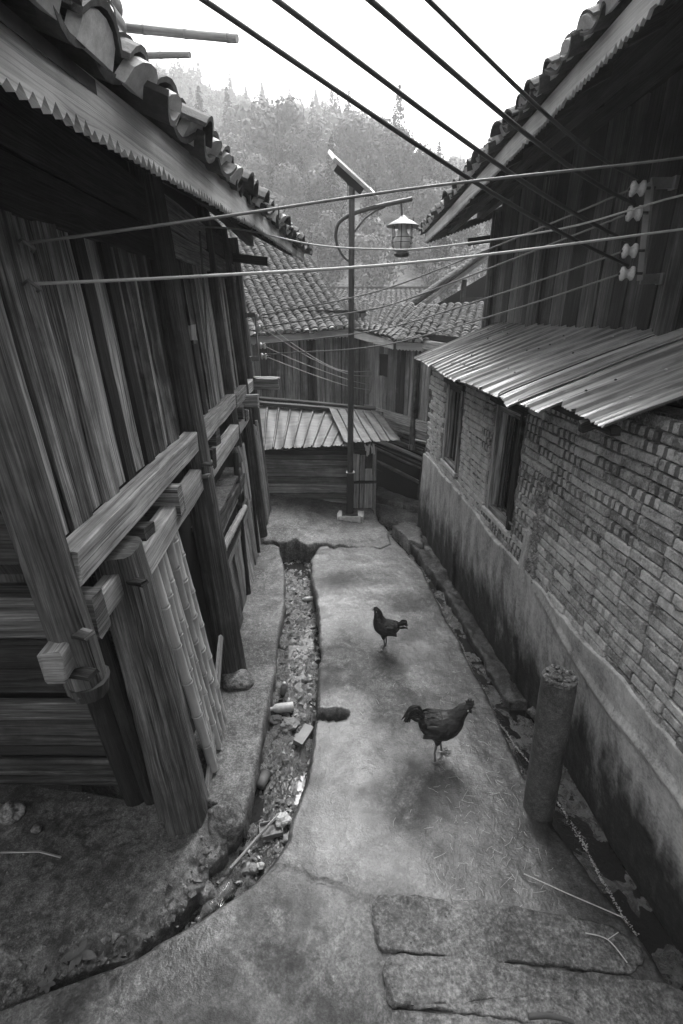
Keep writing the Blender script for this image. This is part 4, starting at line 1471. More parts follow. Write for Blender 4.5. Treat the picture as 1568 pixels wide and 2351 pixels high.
rw = slab_part('wing_wall', [WP(0, -.6, -.05), WP(1, -.6, -.05), WP(1, 2.4, -.05), WP(0, 2.5, -.05)], .02, MAT['dark'], FH)
t = .03
k = 0
while t < .97:
    w = U(.10, .19); dt = w / (WB - WA).length
    z0 = 1.14 + U(-.02, .02) + (.06 if .35 < t < .6 else 0)
    z1 = 2.3
    if 2 <= k <= 3:
        mb = MB(); mb.timber(WP(t + dt / 2, z0), WP(t + dt / 2, 1.72), wdx, w - .008, .024, seg=3); mb.build('board', MAT['wood_far'], rw)
        mb = MB(); mb.timber(WP(t + dt / 2, 2.08), WP(t + dt / 2, z1), wdx, w - .008, .024, seg=2); mb.build('board', MAT['wood_far'], rw)
    else:
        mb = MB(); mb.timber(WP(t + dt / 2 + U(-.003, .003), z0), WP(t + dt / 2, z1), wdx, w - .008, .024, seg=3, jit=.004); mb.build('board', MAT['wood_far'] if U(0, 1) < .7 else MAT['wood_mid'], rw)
    t += dt; k += 1
for (z0, z1, o) in ((1.02, 1.17, .02), (.88, 1.01, .01)):
    mb = MB(); mb.timber(WP(-.02, (z0 + z1) / 2, o), WP(1, (z0 + z1) / 2 + .05, o), ZD, z1 - z0, .07, seg=6, jit=.006); mb.build('sill_beam', MAT['wood_far'], FH)
mb = MB(); mb.timber(WP(-.02, 2.32, .01), WP(1, 2.26, .01), ZD, .12, .05, seg=5); mb.build('lintel', MAT['wood_far'], FH)
mb = MB(); mb.post(WP(.60, .78, .06), WP(.60, 2.3, .05), .05, .055, n=10); hp = mb.build('hanging_post', MAT['wood_mid'], FH)
mb = MB(); mb.lathe([(.02, -.05), (.055, -.04), (.06, 0), (.05, .05)], Matrix.Translation(WP(.60, .76, .06)), 12); mb.build('post_foot', MAT['wood_mid'], hp)
for tt in (.25, .42):
    mb = MB(); mb.timber(WP(tt, .85, -.3), WP(tt, .85, .08), ZD, .09, .09, seg=2); mb.build('joist', MAT['wood_far'], FH)
z = -.05
lw = slab_part('log_wall', [WP(.05, -.6, -.12), WP(.95, -.6, -.12), WP(.95, .9, -.12), WP(.05, .9, -.12)], .02, MAT['dark'], FH)
while z < .84:
    h = U(.045, .095)
    mb = MB(); mb.post(WP(.04, z + h / 2, -.06 + U(-.015, .015)), WP(.97, z + h / 2 + U(-.015, .015) + .03, -.06 + U(-.015, .015)), h * .56, h * .5, n=8, seg=9, bow=.02)
    mb.build('log', MAT['wood_far'], lw); z += h
mb = MB(); mb.timber(WP(.70, -.12, .03), WP(.735, .78, .02), wdx, .17, .05, seg=4, jit=.006); mb.build('post', MAT['wood_mid'], FH)
mb = MB(); mb.timber(WP(.80, -.12, .03), WP(.81, .85, .02), wdx, .09, .05, seg=4, jit=.006); mb.build('post', MAT['wood_far'], FH)
mb = MB(); mb.timber(WP(.78, .50, .08), WP(1.0, .49, .08), ZD, .035, .03, seg=3); mb.build('cross_bar', MAT['wood_far'], FH)
bamboo(GY(953, 1009, 6.95), GY(1010, 1022, 6.75), .012, 'pole', FH, MAT['plug'], .3)
# roofs
fr1, S1 = tile_roof(FH, (-2.75, 8.25, 2.30), (.17, 8.86, 2.50), (-1.55, 13.3, 4.98), (-4.5, 12.7, 4.78), 21, 84, .135, .15, 290, name='roof')
eave_plugs(fr1, S1, 21, .135, prob=.85)
fascia(FH, [S1(0, 0) + Vector((0, -.03, -.17)), S1(1, 0) + Vector((0, -.03, -.17))], .13, .06, .022, .02, MAT['fascia'], out=(.2, -1, 0))
q0 = S1(1, 0) + Vector((.02, 0, -.02)); q1 = Vector((.80, 7.62, 2.34)); q2 = Vector((2.4, 7.2, 2.28))
fr2, S2 = tile_roof(FH, q0, q1, (1.75, 9.3, 2.80), (-.25, 10.6, 2.98), 10, 34, .125, .13, 140, name='wing_roof')
fr3, S3 = tile_roof(FH, q1, q2, (3.0, 9.2, 2.88), (1.35, 9.5, 2.80), 13, 34, .125, .13, 140, name='wing_roof')
eave_plugs(fr3, S3, 13, .125, prob=.8)
fascia(FH, [q0 + Vector((-.03, -.02, -.15)), q1 + Vector((-.03, -.02, -.14))], .12, .05, .02, .02, MAT['fascia'], out=(-1, -.5, 0))
fascia(FH, [q1 + Vector((0, -.03, -.14)), q2 + Vector((0, -.03, -.14))], .12, .05, .02, .02, MAT['fascia'], out=(0, -1, 0))
slab_part('rear_wall', [(-4.5, 13, -.7), (2.5, 9.2, -.7), (2.5, 9.2, 2.5), (-4.5, 13, 2.5)], .03, MAT['wood_dark'], FH)

# gable house farther right, seen from its dark gable end
GH = thing('gable_house', 'dark gable-ended house with a pale verge board beyond the tiled wing', 'house', (2.8, 13, 0))
slab_part('gable_wall', [(1.75, 12.4, -.7), (5.2, 12.4, -.7), (5.2, 12.4, 4.6), (1.75, 12.4, 2.65)], .03, MAT['dark'], GH)
g1, SG = tile_roof(GH, (1.10, 12.2, 2.58), (1.10, 11.8, 2.57), (3.9, 11.8, 4.42), (3.9, 12.2, 4.43), 2, 40, .19, .18, 60, name='roof')
mb = MB(); mb.timber(GY(950, 716, 11.78), GY(1116, 592, 11.78), ZD, .09, .03, seg=5, jit=.004); mb.build('verge_board', MAT['wood_light'], GH)
mb = MB(); mb.post((2.75, 12.2, 1.5), (2.75, 12.2, 3.4), .07, .06); mb.build('post', MAT['wood_mid'], GH)
for zz in (2.5, 2.95):
    mb = MB(); mb.timber((2.75, 12.2, zz), (4.5, 12.2, zz), ZD, .18, .05, seg=3); mb.build('rail', MAT['wood_mid'], GH)
# low far roof between the two, with its white ridge end
RF = thing('tiled_house', 'small distant roof with ridge ornament low on the valley side behind the lamp pole', 'house', (.8, 22, 0))
g2_, SR = tile_roof(RF, (-1.5, 20.5, 2.75), (3.9, 20.5, 2.75), (3.9, 23.0, 3.62), (-.9, 23.0, 3.62), 24, 14, .21, .2, 40, name='roof')
slab_part('wall', [(-1.3, 20.9, -.7), (3.8, 20.9, -.7), (3.8, 20.9, 2.8), (-1.3, 20.9, 2.8)], .03, MAT['wood_dark'], RF)
mb = MB(); mb.timber((-1.0, 23.0, 3.70), (3.9, 23.0, 3.70), ZD, .12, .16, seg=4); rg = mb.build('ridge', MAT['tile'], RF)
mb = MB(); mb.tube([(-.95, 23, 3.7), (-1.02, 23, 3.95), (-1.08, 23, 4.12)], [.07, .05, .03], 8); mb.build('ridge_end', MAT['plug'], rg)
mb = MB()
for a in range(5): mb.tube([(2.3, 20.45, 2.95), (2.3 + .18 * math.cos(a * .78), 20.45, 2.95 + .26 * math.sin(a * .78 + .1))], [.05, .02], 6)
mb.build('roof_ornament', MAT['plug'], RF)

# stepping slabs and kerb piece on the lower right of the shed
def stone(name, outline, z, th, mat, parent=None, rough=.012, rings=4, jit=.008, base=None, **kw):
    P = smooth_line(resample(list(outline) + [outline[0]], 90), 1)[:-1]
    n = len(P)
    c = P.mean(0)
    V = []; F = []
    dirp = (P - c) / np.linalg.norm(P - c, axis=1, keepdims=True)
    P = P + (NPR.rand(n, 2) - .5) * jit * 2 + dirp * (fbm(P[:, 0] * 6, P[:, 1] * 6, 141, 4) * jit * 5)[:, None]
    for r in range(rings + 1):
        s = 1 - r / rings * .96
        for k in range(n):
            x, y = c + (P[k] - c) * s
            e = -.006 if r == 0 else 0
            zb_ = float(base(np.array([x]), np.array([y]))[0]) if base else 0.0
            V.append((x, y, z + zb_ + e + float(fbm(x * 4, y * 4, 131)) * rough * 1.5 + float(fbm(x * 28, y * 28, 133, 3)) * rough))
    b = len(V)
    for k in range(n): V.append((P[k][0], P[k][1], z - th))
    for r in range(rings):
        for k in range(n):
            k2 = (k + 1) % n
            F.append((r * n + k, r * n + k2, (r + 1) * n + k2, (r + 1) * n + k))
    for k in range(n):
        k2 = (k + 1) % n
        F.append((b + k, b + k2, k2, k))
    F.append(tuple(rings * n + k for k in range(n)))
    mb = MB(); mb.add(V, F, None, True); return mb.build(name, mat, parent, **kw)


gp = lambda pts, z=0.0: [tuple(G(x, y, z))[:2] for x, y in pts]
PATH = bpy.data.objects['path']
stone('stone_slab', gp([(858, 1112), (905, 1130), (968, 1152), (972, 1170), (905, 1152), (858, 1135)], .02), .02, .3, MAT['slab'], bpy.data.objects['path_end'])
stone('stone_slab', gp([(856, 1152), (905, 1162), (968, 1180), (972, 1208), (940, 1206), (880, 1186), (858, 1172)], -.03), -.03, .3, MAT['slab'], bpy.data.objects['path_end'])
stone('stone_slab', gp([(902, 1206), (925, 1198), (968, 1212), (972, 1250), (940, 1240)], .02), .02, .3, MAT['rubble'], bpy.data.objects['path_end'])
# rough step stones set into the foreground
stone('step_stone', gp([(856, 2090), (862, 2050), (960, 2052), (1080, 2065), (1220, 2085), (1390, 2118), (1452, 2150), (1492, 2200), (1450, 2232), (1300, 2222), (1150, 2204), (1000, 2184), (905, 2180), (866, 2172)], .02), .020, .10, MAT['slab'], PATH, .010, 20, .006, base=z_path0)
stone('step_stone', gp([(878, 2215), (884, 2184), (1060, 2194), (1220, 2214), (1420, 2236), (1545, 2252), (1640, 2330), (1640, 2400), (1500, 2392), (1300, 2350), (1080, 2318), (920, 2308), (888, 2304)], .02), .020, .10, MAT['slab'], PATH, .010, 20, .006, base=z_path0)
stone('step_stone', gp([(878, 2330), (920, 2316), (1150, 2336), (1400, 2370), (1600, 2420), (1600, 2600), (900, 2600), (870, 2400)], .02), .020, .10, MAT['slab'], PATH, .010, 20, .006, base=z_path0)

# ------------------------------------------------------------------ street lamp
LP = thing('street_lamp', 'solar street lamp with lantern on a curved arm, standing at the end of the path', 'street lamp', (.116, 6.40, 0))
bx, by = .118, 6.40
stone('base_slab', [(bx - .17, by - .10), (bx + .19, by - .11), (bx + .2, by + .12), (bx - .16, by + .13)], .10, .12, MAT['plug'], LP, .012)
mb = MB(); mb.timber((bx - .11, by, .112), (bx + .11, by, .112), YD, .17, .018, seg=1, jit=0); mb.build('base_plate', MAT['iron'], LP)
mb = MB(); mb.timber((bx, by, .12), (bx, by, .70), XD, .095, .095, seg=2, jit=0, ch=.01); mb.build('sleeve', MAT['iron'], LP)
mb = MB(); mb.timber((bx, by, .70), (bx, by, .712), XD, .11, .11, seg=1, jit=0); mb.build('sleeve_cap', MAT['zinc'], LP)
ptop = GY(808, 402, 6.40)
mb = MB(); mb.tube([(bx, by, .70), (bx, by, 2.4), (ptop.x, by, ptop.z)], [.04, .038, .034], 14); mb.build('pole', MAT['steel'], LP)
LY = 6.40
arm = [GY(x, y, LY) for x, y in ((807, 604), (790, 590), (776, 566), (771, 540), (776, 515), (792, 500), (812, 490), (840, 481), (880, 471), (946, 457))]


def spline(P, n=6):
    out = []
    P = [Vector(p) for p in P]
    for i in range(len(P) - 1):
        p0 = P[max(0, i - 1)]; p1 = P[i]; p2 = P[i + 1]; p3 = P[min(len(P) - 1, i + 2)]
        for k in range(n):
            t = k / n
            out.append(.5 * ((2 * p1) + (p2 - p0) * t + (2 * p0 - 5 * p1 + 4 * p2 - p3) * t * t + (3 * p1 - p0 - 3 * p2 + p3) * t ** 3))
    return out + [P[-1]]


sp = spline(arm)
mb = MB(); mb.tube(sp, [.013 + .011 * min(1, i / len(sp) * 1.4) for i in range(len(sp))], 10); mb.build('arm', MAT['steel'], LP)
mb = MB(); mb.tube(spline([GY(x, y, LY) for x, y in ((814, 532), (835, 505), (858, 487), (884, 475))]), .011, 8); mb.build('brace', MAT['steel'], LP)
sc_ = GY(809, 401, LY)
# panel tilted to the right, edge-on to the alley
pa = GY(761, 356, LY - .12); pb = GY(857, 444, LY + .12)
pc = (pa + pb) / 2; pu = (pb - pa); pl_ = pu.length; pu.normalize(); pv = Vector((.03, .95, .26)); pv = (pv - pu * pv.dot(pu)).normalized()
mb = MB(); mb.timber(pa, pb, pv, .34, .028, seg=1, jit=0, ch=.002); pan = mb.build('solar_panel', MAT['solar'], LP)
pn = pu.cross(pv)
for s in (-1, 1):
    mb = MB(); mb.timber(pa + pv * s * .17, pb + pv * s * .17, pv, .014, .036, seg=1, jit=0); mb.build('panel_frame', MAT['frame_white'], pan)
    c = pa if s < 0 else pb
    mb = MB(); mb.timber(c - pv * .17, c + pv * .17, pu, .014, .036, seg=1, jit=0); mb.build('panel_frame', MAT['frame_white'], pan)
dn = pn if pn.z < 0 else -pn
mb = MB(); mb.timber(pc - pu * .22 + dn * .05, pc + pu * .16 + dn * .05, pv, .16, .09, seg=1, jit=0); mb.build('battery_box', MAT['iron'], LP)
mb = MB(); mb.tube([Vector((ptop.x, LY, ptop.z - .1)), pc + dn * .08], .03, 8); mb.build('panel_bracket', MAT['iron'], LP)
mb = MB(); mb.tube(spline([GY(x, y, LY) for x, y in ((797, 425), (799, 440), (795, 462), (786, 480), (783, 495), (792, 499), (803, 497))]), .003, 5); mb.build('cable', MAT['cable_black'], LP)
# lantern
lt = GY(921, 463, LY); lc = GY(925, 520, LY)
mb = MB(); mb.tube([lt, lt.lerp(lc, .5), lc + ZD * .02], [.012, .012, .02], 8); mb.build('hanger', MAT['steel'], LP)
sh = [(.012, .085), (.03, .075), (.05, .05), (.12, .02), (.185, -.02), (.188, -.026), (.12, .006), (.05, .03), (.012, .06)]
lz = GY(925, 514, LY)
mb = MB(); mb.lathe(sh, Matrix.Translation(lz), 26); mb.build('lamp_shade', MAT['zinc'], LP)
mb = MB(); mb.lathe([(.05, .03), (.05, -.06), (.058, -.09), (.095, -.15), (.098, -.20), (.075, -.25), (.05, -.27)], Matrix.Translation(lz), 22); mb.build('lamp_globe', MAT['lamp_glass'], LP)
cage = MB()
for k in range(6):
    a = k * math.pi / 3 + .3
    cage.tube([lz + Vector((r * math.cos(a), r * math.sin(a), zz)) for r, zz in ((.118, -.01), (.12, -.16), (.118, -.23), (.085, -.27), (.06, -.28))], .0045, 5)
cage.build('cage', MAT['iron'], LP)
for zz in (-.14, -.19):
    mb = MB(); mb.tube([lz + Vector((.12 * math.cos(a * .35), .12 * math.sin(a * .35), zz)) for a in range(19)], .004, 5); mb.build('cage_ring', MAT['iron'], LP)
mb = MB(); mb.lathe([(.04, -.265), (.07, -.272), (.085, -.30), (.095, -.315), (.06, -.335), (.01, -.34)], Matrix.Translation(lz), 20); mb.build('lantern_base', MAT['iron'], LP)

# ------------------------------------------------------------------ insulator racks
SPOOL = [(.004, -.036), (.016, -.036), (.034, -.030), (.036, -.018), (.024, -.008), (.018, 0), (.024, .008), (.036, .018), (.034, .030), (.016, .036), (.004, .036)]


def rack(label, spools, bar0, bar1, arms, axis, scale=1.0, plate=.04):
    """spools: centres; bar0-bar1 upright strap; arms: (bar end, wall point)"""
    t = thing('insulator_rack', label, 'insulator rack', bar1)
    b0 = Vector(bar0); b1 = Vector(bar1)
    mb = MB(); mb.timber(b1, b0, (0, 1, 0), .06 * scale, .012 * scale, seg=1, jit=0, ch=.001); mb.build('strap', MAT['zinc'], t)
    for a, b in arms:
        mb = MB(); mb.timber(a, b, ZD, .05 * scale, .012 * scale, seg=1, jit=0, ch=.001); mb.build('bracket_arm', MAT['zinc'], t)
        mb = MB(); mb.timber(Vector(b) - ZD * .028 * scale, Vector(b) + ZD * .028 * scale, YD, .055 * scale, .02 * scale, seg=1, jit=0, ch=.002); mb.build('wall_plate', MAT['zinc'], t)
    q = Vector(axis).normalized().to_track_quat('Z', 'Y').to_matrix().to_4x4()
    for c in spools:
        mb = MB(); mb.lathe([(r * scale, z * scale) for r, z in SPOOL], Matrix.Translation(c) @ q, 18)
        s = mb.build('insulator', MAT['porcelain'], t)
        mb = MB(); mb.tube([Vector(c) - Vector(axis).normalized() * .045 * scale, Vector(c) + Vector(axis).normalized() * .08 * scale], .007 * scale, 8); mb.build('bolt', MAT['iron'], s)
    return t


RYY = 3.46
rs = [GY(x, y, RYY) for x, y in ((1464, 433), (1456, 490), (1446, 576), (1440, 628))]
rack('steel rack of four white porcelain spools on the right house wall', rs, GY(1493, 418, RYY), GY(1471, 644, RYY),
     [(GY(1493, 421, RYY), GY(1547, 420, RYY)), (GY(1471, 641, RYY), GY(1517, 640, RYY))], (1, -.25, 0), 1.18)
LYY = 6.0
ls = [GY(x, y, LYY) for x, y in ((596, 729), (600, 754), (603, 794), (606, 818))]
rack('steel rack of small spools at the far end of the left house', ls, GY(586, 722, LYY), GY(594, 826, LYY),
     [(GY(586, 724, LYY), GY(566, 724, LYY)), (GY(594, 824, LYY), GY(575, 824, LYY))], (1, -.2, 0), 1.0)
FYY = 8.95
fs = [GY(x, y, FYY) for x, y in ((857, 851), (858, 863), (858, 884), (858, 895))]
rack('small insulator rack on the corner post of the far house', fs, GY(849, 849, FYY), GY(850, 900, FYY),
     [(GY(849, 849, FYY), GY(842, 850, FYY)), (GY(850, 900, FYY), GY(843, 901, FYY))], (1, -.1, 0), .9)


# ------------------------------------------------------------------ wires: each hangs in the upright plane through its two ends
def wire(A, B, mids, r, mat, label, ext=None):
    A = Vector(A); B = Vector(B)
    d = (B - A); n = Vector((d.y, -d.x, 0))
    pts = [A] + [GP(x, y, A, n) for x, y in mids] + [B]
    if ext is not None:
        pts = [A + d * (t * (1 + ext)) - ZD * .10 * math.sin(math.pi * t) * (1 - t) for t in np.linspace(0, 1, 9)]
    mb = MB(); mb.tube(spline(pts, 7), r, 8, .03)
    return mb.build('overhead_wire', mat, None, label=label, cat='wire', group='overhead wires')


up = Vector((-.02, -.02, .045))
wire(rs[3] + up, GY(490, 0, 2.35), [(1100, 402), (800, 203)], .0105, MAT['cable_black'], 'leftmost thick black cable crossing the sky to the lowest right spool', ext=.35)
wire(rs[2] + up, GY(655, 0, 2.35), [(1180, 362), (900, 170)], .0105, MAT['cable_black'], 'second thick black cable across the sky, reaching the third spool down', ext=.35)
wire(rs[1] + up, GY(868, 0, 2.35), [(1240, 296), (1060, 150)], .0105, MAT['cable_black'], 'third thick black cable across the sky, reaching the second spool', ext=.35)
wire(rs[0] + up, GY(1000, 0, 2.35), [(1340, 318), (1180, 165)], .0085, MAT['cable_black'], 'rightmost black cable across the sky, reaching the topmost spool', ext=.35)
wire(GY(1568, 362, 2.35) + Vector((.6, .25, .14)), FX(1.72, 2.90, .02), [(1568, 362), (1000, 426), (500, 499)], .0048, MAT['cable_grey'], 'upper pale wire strung from the left wall hook across the alley')
wire(GY(1568, 526, 2.35) + Vector((.6, .25, .09)), FX(1.69, 2.785, .02), [(1568, 526), (1000, 598), (500, 632)], .0050, MAT['cable_pale'], 'lower pale wire strung from the left wall hook across the alley')
wire(GY(1568, 448, 2.8) + Vector((.5, .1, .07)), FX(4.0, 3.27, .12), [(1568, 448), (1290, 525), (985, 569), (870, 572), (720, 562), (560, 528)], .0052, MAT['cable_pale'], 'sagging pale twisted cable passing just under the lantern')
lw_lab = ['topmost', 'second', 'third', 'lowest']
pxs = [[(1211, 536), (930, 648), (805, 684), (660, 713)], [(1313, 542), (930, 689), (805, 718), (660, 742)], [(1180, 664), (930, 743), (805, 768), (680, 782)], [(1180, 710), (930, 782), (805, 802), (680, 809)]]
for k in range(4):
    wire(rs[k] + Vector((-.03, .02, 0)), ls[k] + Vector((.0, .0, .02)), pxs[k], .0062 if k < 2 else .0058, MAT['cable_grey'], lw_lab[k] + ' dark wire slung across the alley between the right and left spools')
pxe = [[(662, 782), (752, 838), (801, 853)], [(715, 823), (801, 859)], [(692, 833), (801, 872)], [(715, 859), (801, 887)]]
for k in range(4):
    wire(ls[k] + Vector((.03, .03, -.01)), fs[k] + Vector((-.03, -.03, 0)), pxe[k], .0048, MAT['cable_pale'], lw_lab[k] + ' thin pale wire from the left rack to the far corner post')
for Y, z, nm in ((1.72, 2.90, 'upper'), (1.69, 2.785, 'lower')):
    mb = MB(); c = FX(Y, z, .0)
    mb.tube([c, c + Vector((.03, -.02, .01)), c + Vector((.05, .0, -.015)), c + Vector((.03, .02, -.02))], .006, 6)
    mb.build('wire_hook', MAT['zinc'], None, label=nm + ' twisted wire tie fixed to the boards of the left house', cat='hook')

mb = MB()
fl = smooth_line(resample(g2([(965, 1295), (1000, 1345), (1050, 1430), (1100, 1530), (1145, 1620), (1215, 1700), (1270, 1765), (1335, 1870), (1390, 1965), (1440, 2055), (1520, 2190), (1580, 2300)]), 900), 8)
for k in range(2600):
    q = fl[RND.randrange(900)]
    w_ = .004 + .02 * max(0.0, float(vnoise(np.array([q[1] * 4]), np.array([3.3]), 211)[0]) * 2)
    p = Vector((q[0] + RND.gauss(0, w_) + .03 * float(fbm(np.array([q[1] * 5]), np.array([1.1]), 213, 3)[0]), q[1], -.150 + U(0, .006)))
    s_ = U(.0015, .0045)
    mb.add([p + Vector((s_ * 1.4, 0, 0)), p + Vector((0, s_, 0)), p + Vector((-s_, 0, 0)), p + Vector((0, -s_, 0)), p + Vector((0, 0, s_))], [(0, 1, 4), (1, 2, 4), (2, 3, 4), (3, 0, 4)])
mb.build('ditch_glint', MAT['plug'], None, kind='stuff', label='thin line of pale bits standing in for the water glint along the right-hand ditch')  # pale bits imitate the glint of water running in the ditch

# ------------------------------------------------------------------ concrete post stub in the right ditch
CP = thing('concrete_post', 'broken round concrete post leaning in the right-hand ditch', 'post', (1.17, 2.06, -.2))
pts = [Vector((1.175, 2.06, -.25)).lerp(Vector((1.10, 2.0, 1.0)), t) for t in np.linspace(0, 1, 12)]
mb = MB(); mb.tube(pts, [.086] * 11 + [.083], 28, .006); mb.build('shaft', MAT['pole'], CP)
mb = MB()
tc = Vector((1.10, 2.0, 1.0))
for k in range(46):
    a = U(0, 6.28); r = .08 * math.sqrt(U(0, 1))
    s = U(.008, .02)
    mb.lathe([(.001, -s), (s, -s * .4), (s * .9, s * .5), (.001, s * .9)], Matrix.Translation(tc + Vector((r * math.cos(a), r * math.sin(a), U(-.004, .012)))) @ Matrix.Rotation(U(0, 3), 4, 'X') @ Matrix.Rotation(U(0, 3), 4, 'Y'), 6, False)
mb.build('broken_top', MAT['stone'], CP)

# leaning stake in front of the bamboo
mb = MB(); a = GY(507, 1462, 2.95); b = G(474, 1822); mb.timber(b - ZD * .03, a, YD, .075, .022, seg=7, jit=.006)
mb.build('leaning_plank', MAT['wood_mid'], None, label='pointed grey plank leaning against the bamboo wall beside the drain', cat='plank')

# ------------------------------------------------------------------ rocks and litter
def ico(n=2):
    import bmesh
    bm = bmesh.new(); bmesh.ops.create_icosphere(bm, subdivisions=n, radius=1.0)
    V = [v.co.copy() for v in bm.verts]; F = [tuple(v.index for v in f.verts) for f in bm.faces]
    bm.free(); return V, F


ICO3 = ico(4); ICO2 = ico(2)


def rock(c, s, seed, label=None, name='rock', mat='stone', sub=ICO3, amp=.35, **kw):
    V = []
    for v in sub[0]:
        k = 1 + amp * mnoise.noise(v * 1.1 + Vector((seed, 0, 0))) + amp * .35 * mnoise.noise(v * 3.2 + Vector((0, seed, 0))) + amp * .15 * mnoise.noise(v * 8 + Vector((0, 0, seed)))
        V.append(Vector(c) + Vector((v.x * s[0] * k, v.y * s[1] * k, v.z * s[2] * k)))
    mb = MB(); mb.add(V, sub[1], None, True)
    return mb.build(name, MAT[mat], None, label=label, cat='rock' if label else None, **kw)


c = G(548, 1566); rock((c.x, c.y, .03), (.12, .10, .055), 3.1, 'flat grey rock on the ledge beside the tall left post')
c = G(517, 1872); rock((c.x, c.y, -.02), (.105, .085, .10), 7.7, 'rounded rock wedged at the drain corner below the big post')
c = G(30, 1872); rock((c.x - .02, c.y, .03), (.075, .05, .06), 5.2, 'angular dark rock under the left plank wall at the picture edge', amp=.5)
c = G(85, 1905); rock((c.x, c.y, .01), (.03, .025, .02), 9.4, 'small pebble in the yard under the plank wall', sub=ICO2)
c = G(265, 1870, -.1); rock((c.x + .65, c.y - .42, -.12), (.05, .045, .05), 2.4, 'dark broken stone at the lower drain bend near the long stick')
c = G(1225, 1640, -.1); rock((c.x, c.y, -.08), (.045, .04, .04), 12.4, 'grey lump of mortar at the wall foot behind the concrete post', mat='stone')
# crumbled rim of the yard: broken concrete bits nobody could count
mb = MB()
yr = resample(yard_right, 300)
for k in range(520):
    q = yr[RND.randrange(0, 260)]
    d = abs(RND.gauss(0, .09))
    p = Vector((q[0] - d * .6, q[1] + d * .7, 0))
    p.z = float(z_yard(np.array([p.x]), np.array([p.y]))[0]) + .003
    s = RND.choice((.006, .009, .012, .018, .026)) * U(.7, 1.2)
    M = Matrix.Translation(p) @ Matrix.Rotation(U(0, 6), 4, 'Z') @ Matrix.Rotation(U(0, 3), 4, 'X')
    mb.add([M @ Vector((v.x * s * U(.7, 1.2), v.y * s, v.z * s * .7)) for v in ico1] if False else [M @ Vector((x * s * U(.7, 1.3), y * s * U(.7, 1.3), zz * s * U(.5, .9))) for x, y, zz in ((1, 0, 0), (0, 1, 0), (-1, 0, 0), (0, -1, 0), (0, 0, 1), (0, 0, -1))],
           [(0, 1, 4), (1, 2, 4), (2, 3, 4), (3, 0, 4), (1, 0, 5), (2, 1, 5), (3, 2, 5), (0, 3, 5)])
mb.build('rubble', MAT['rubble'], None, kind='stuff', label='crumbled concrete bits along the broken yard edge')
# rubbish crumbs and scum in the drain
mb = MB()
for k in range(1500):
    t = U(0, 1); i_ = int(t * 150)
    a = np.array(resample(dr_l, 200)[i_]) if False else None
DL = resample(dr_l, 400); DR = resample(dr_r, 400)
for k in range(2200):
    i_ = RND.randrange(20, 330); s_ = U(.3, .78)
    q = DL[i_] * (1 - s_) + DR[i_] * s_
    x_, y_ = float(q[0]), float(q[1])
    if float(vnoise(np.array([x_ * 7]), np.array([y_ * 7]), 201)[0]) < -.02: continue
    z_ = max(float(z_mud(np.array([x_]), np.array([y_]))[0]), -.206) + .002
    s = U(.003, .011)
    M = Matrix.Translation((x_, y_, z_)) @ Matrix.Rotation(U(0, 6), 4, 'Z') @ Matrix.Rotation(U(-.5, .5), 4, 'X')
    mb.add([M @ Vector((s * 1.3, 0, 0)), M @ Vector((0, s, .001)), M @ Vector((-s, .2 * s, 0)), M @ Vector((0, -s, 0)), M @ Vector((0, 0, s * .6))],
           [(0, 1, 4), (1, 2, 4), (2, 3, 4), (3, 0, 4), (3, 2, 1, 0)])
for k in range(420):
    i_ = RND.randrange(15, 330); s_ = U(.28, .8)
    q = DL[i_] * (1 - s_) + DR[i_] * s_
    x_, y_ = float(q[0]), float(q[1])
    z_ = max(float(z_mud(np.array([x_]), np.array([y_]))[0]), -.206) + .004
    s = U(.008, .028)
    M = Matrix.Translation((x_, y_, z_)) @ Matrix.Rotation(U(0, 6), 4, 'Z') @ Matrix.Rotation(U(-.6, .6), 4, 'X')
    mb.add([M @ Vector(p) for p in ((s * 1.4, 0, 0), (s * .3, s * U(.3, .8), .003), (-s, s * U(.1, .5), .006), (-s * .8, -s * .4, 0), (s * .2, -s * U(.3, .6), .004))], [(0, 1, 2, 3, 4)])
mb.build('drain_litter', MAT['litter'], None, kind='stuff', label='pale scum and crumbs floating in the left drain')


def bottle(label, c, yaw, L, r, mat, prof=None, tilt=0.0, cap=None, name='bottle'):
    pr = prof or [(.2, 0), (.9, .01), (1, .05), (1, .45), (.92, .52), (1, .58), (.98, .70), (.6, .82), (.42, .86), (.42, .93)]
    M = Matrix.Translation(c) @ Matrix.Rotation(yaw, 4, 'Z') @ Matrix.Rotation(math.pi / 2 + tilt, 4, 'Y') @ Matrix.Translation((0, 0, -L / 2))
    t = thing(name, label, 'bottle', c)
    mb = MB(); mb.lathe([(q * r, z_ * L) for q, z_ in pr], M, 20); mb.build('body', mat, t)
    mb = MB(); mb.lathe([(.44 * r, .90 * L), (.50 * r, .905 * L), (.50 * r, .995 * L), (.1 * r, L)], M, 16); mb.build('cap', cap or mat, t)
    return t


def Gd(x, y, dz=0.0):
    p = G(x, y, -.185); p.z = -.195 + dz; return p


bottle('clear plastic bottle lying on its side in the lower drain', Gd(494, 2082, .045), math.radians(232), .23, .036, MAT['glass'], cap=MAT['glass'])
bottle('white plastic bottle with peeling label lying across the drain', Gd(645, 1632, .04), math.radians(190), .20, .036, MAT['white'],
       [(.2, 0), (.95, .01), (1, .06), (1, .6), (.85, .72), (.45, .80), (.40, .85), (.40, .93)])
bottle('tiny pale bottle lying in the upper drain against the path wall', Gd(706, 1379, .03), math.radians(185), .12, .026, MAT['white'])
bottle('upright stubby bottle half sunk in the drain mud', Gd(652, 1588, .05), 0, .11, .028, MAT['grey_plastic'], tilt=-math.pi / 2 + .15, cap=MAT['white'])


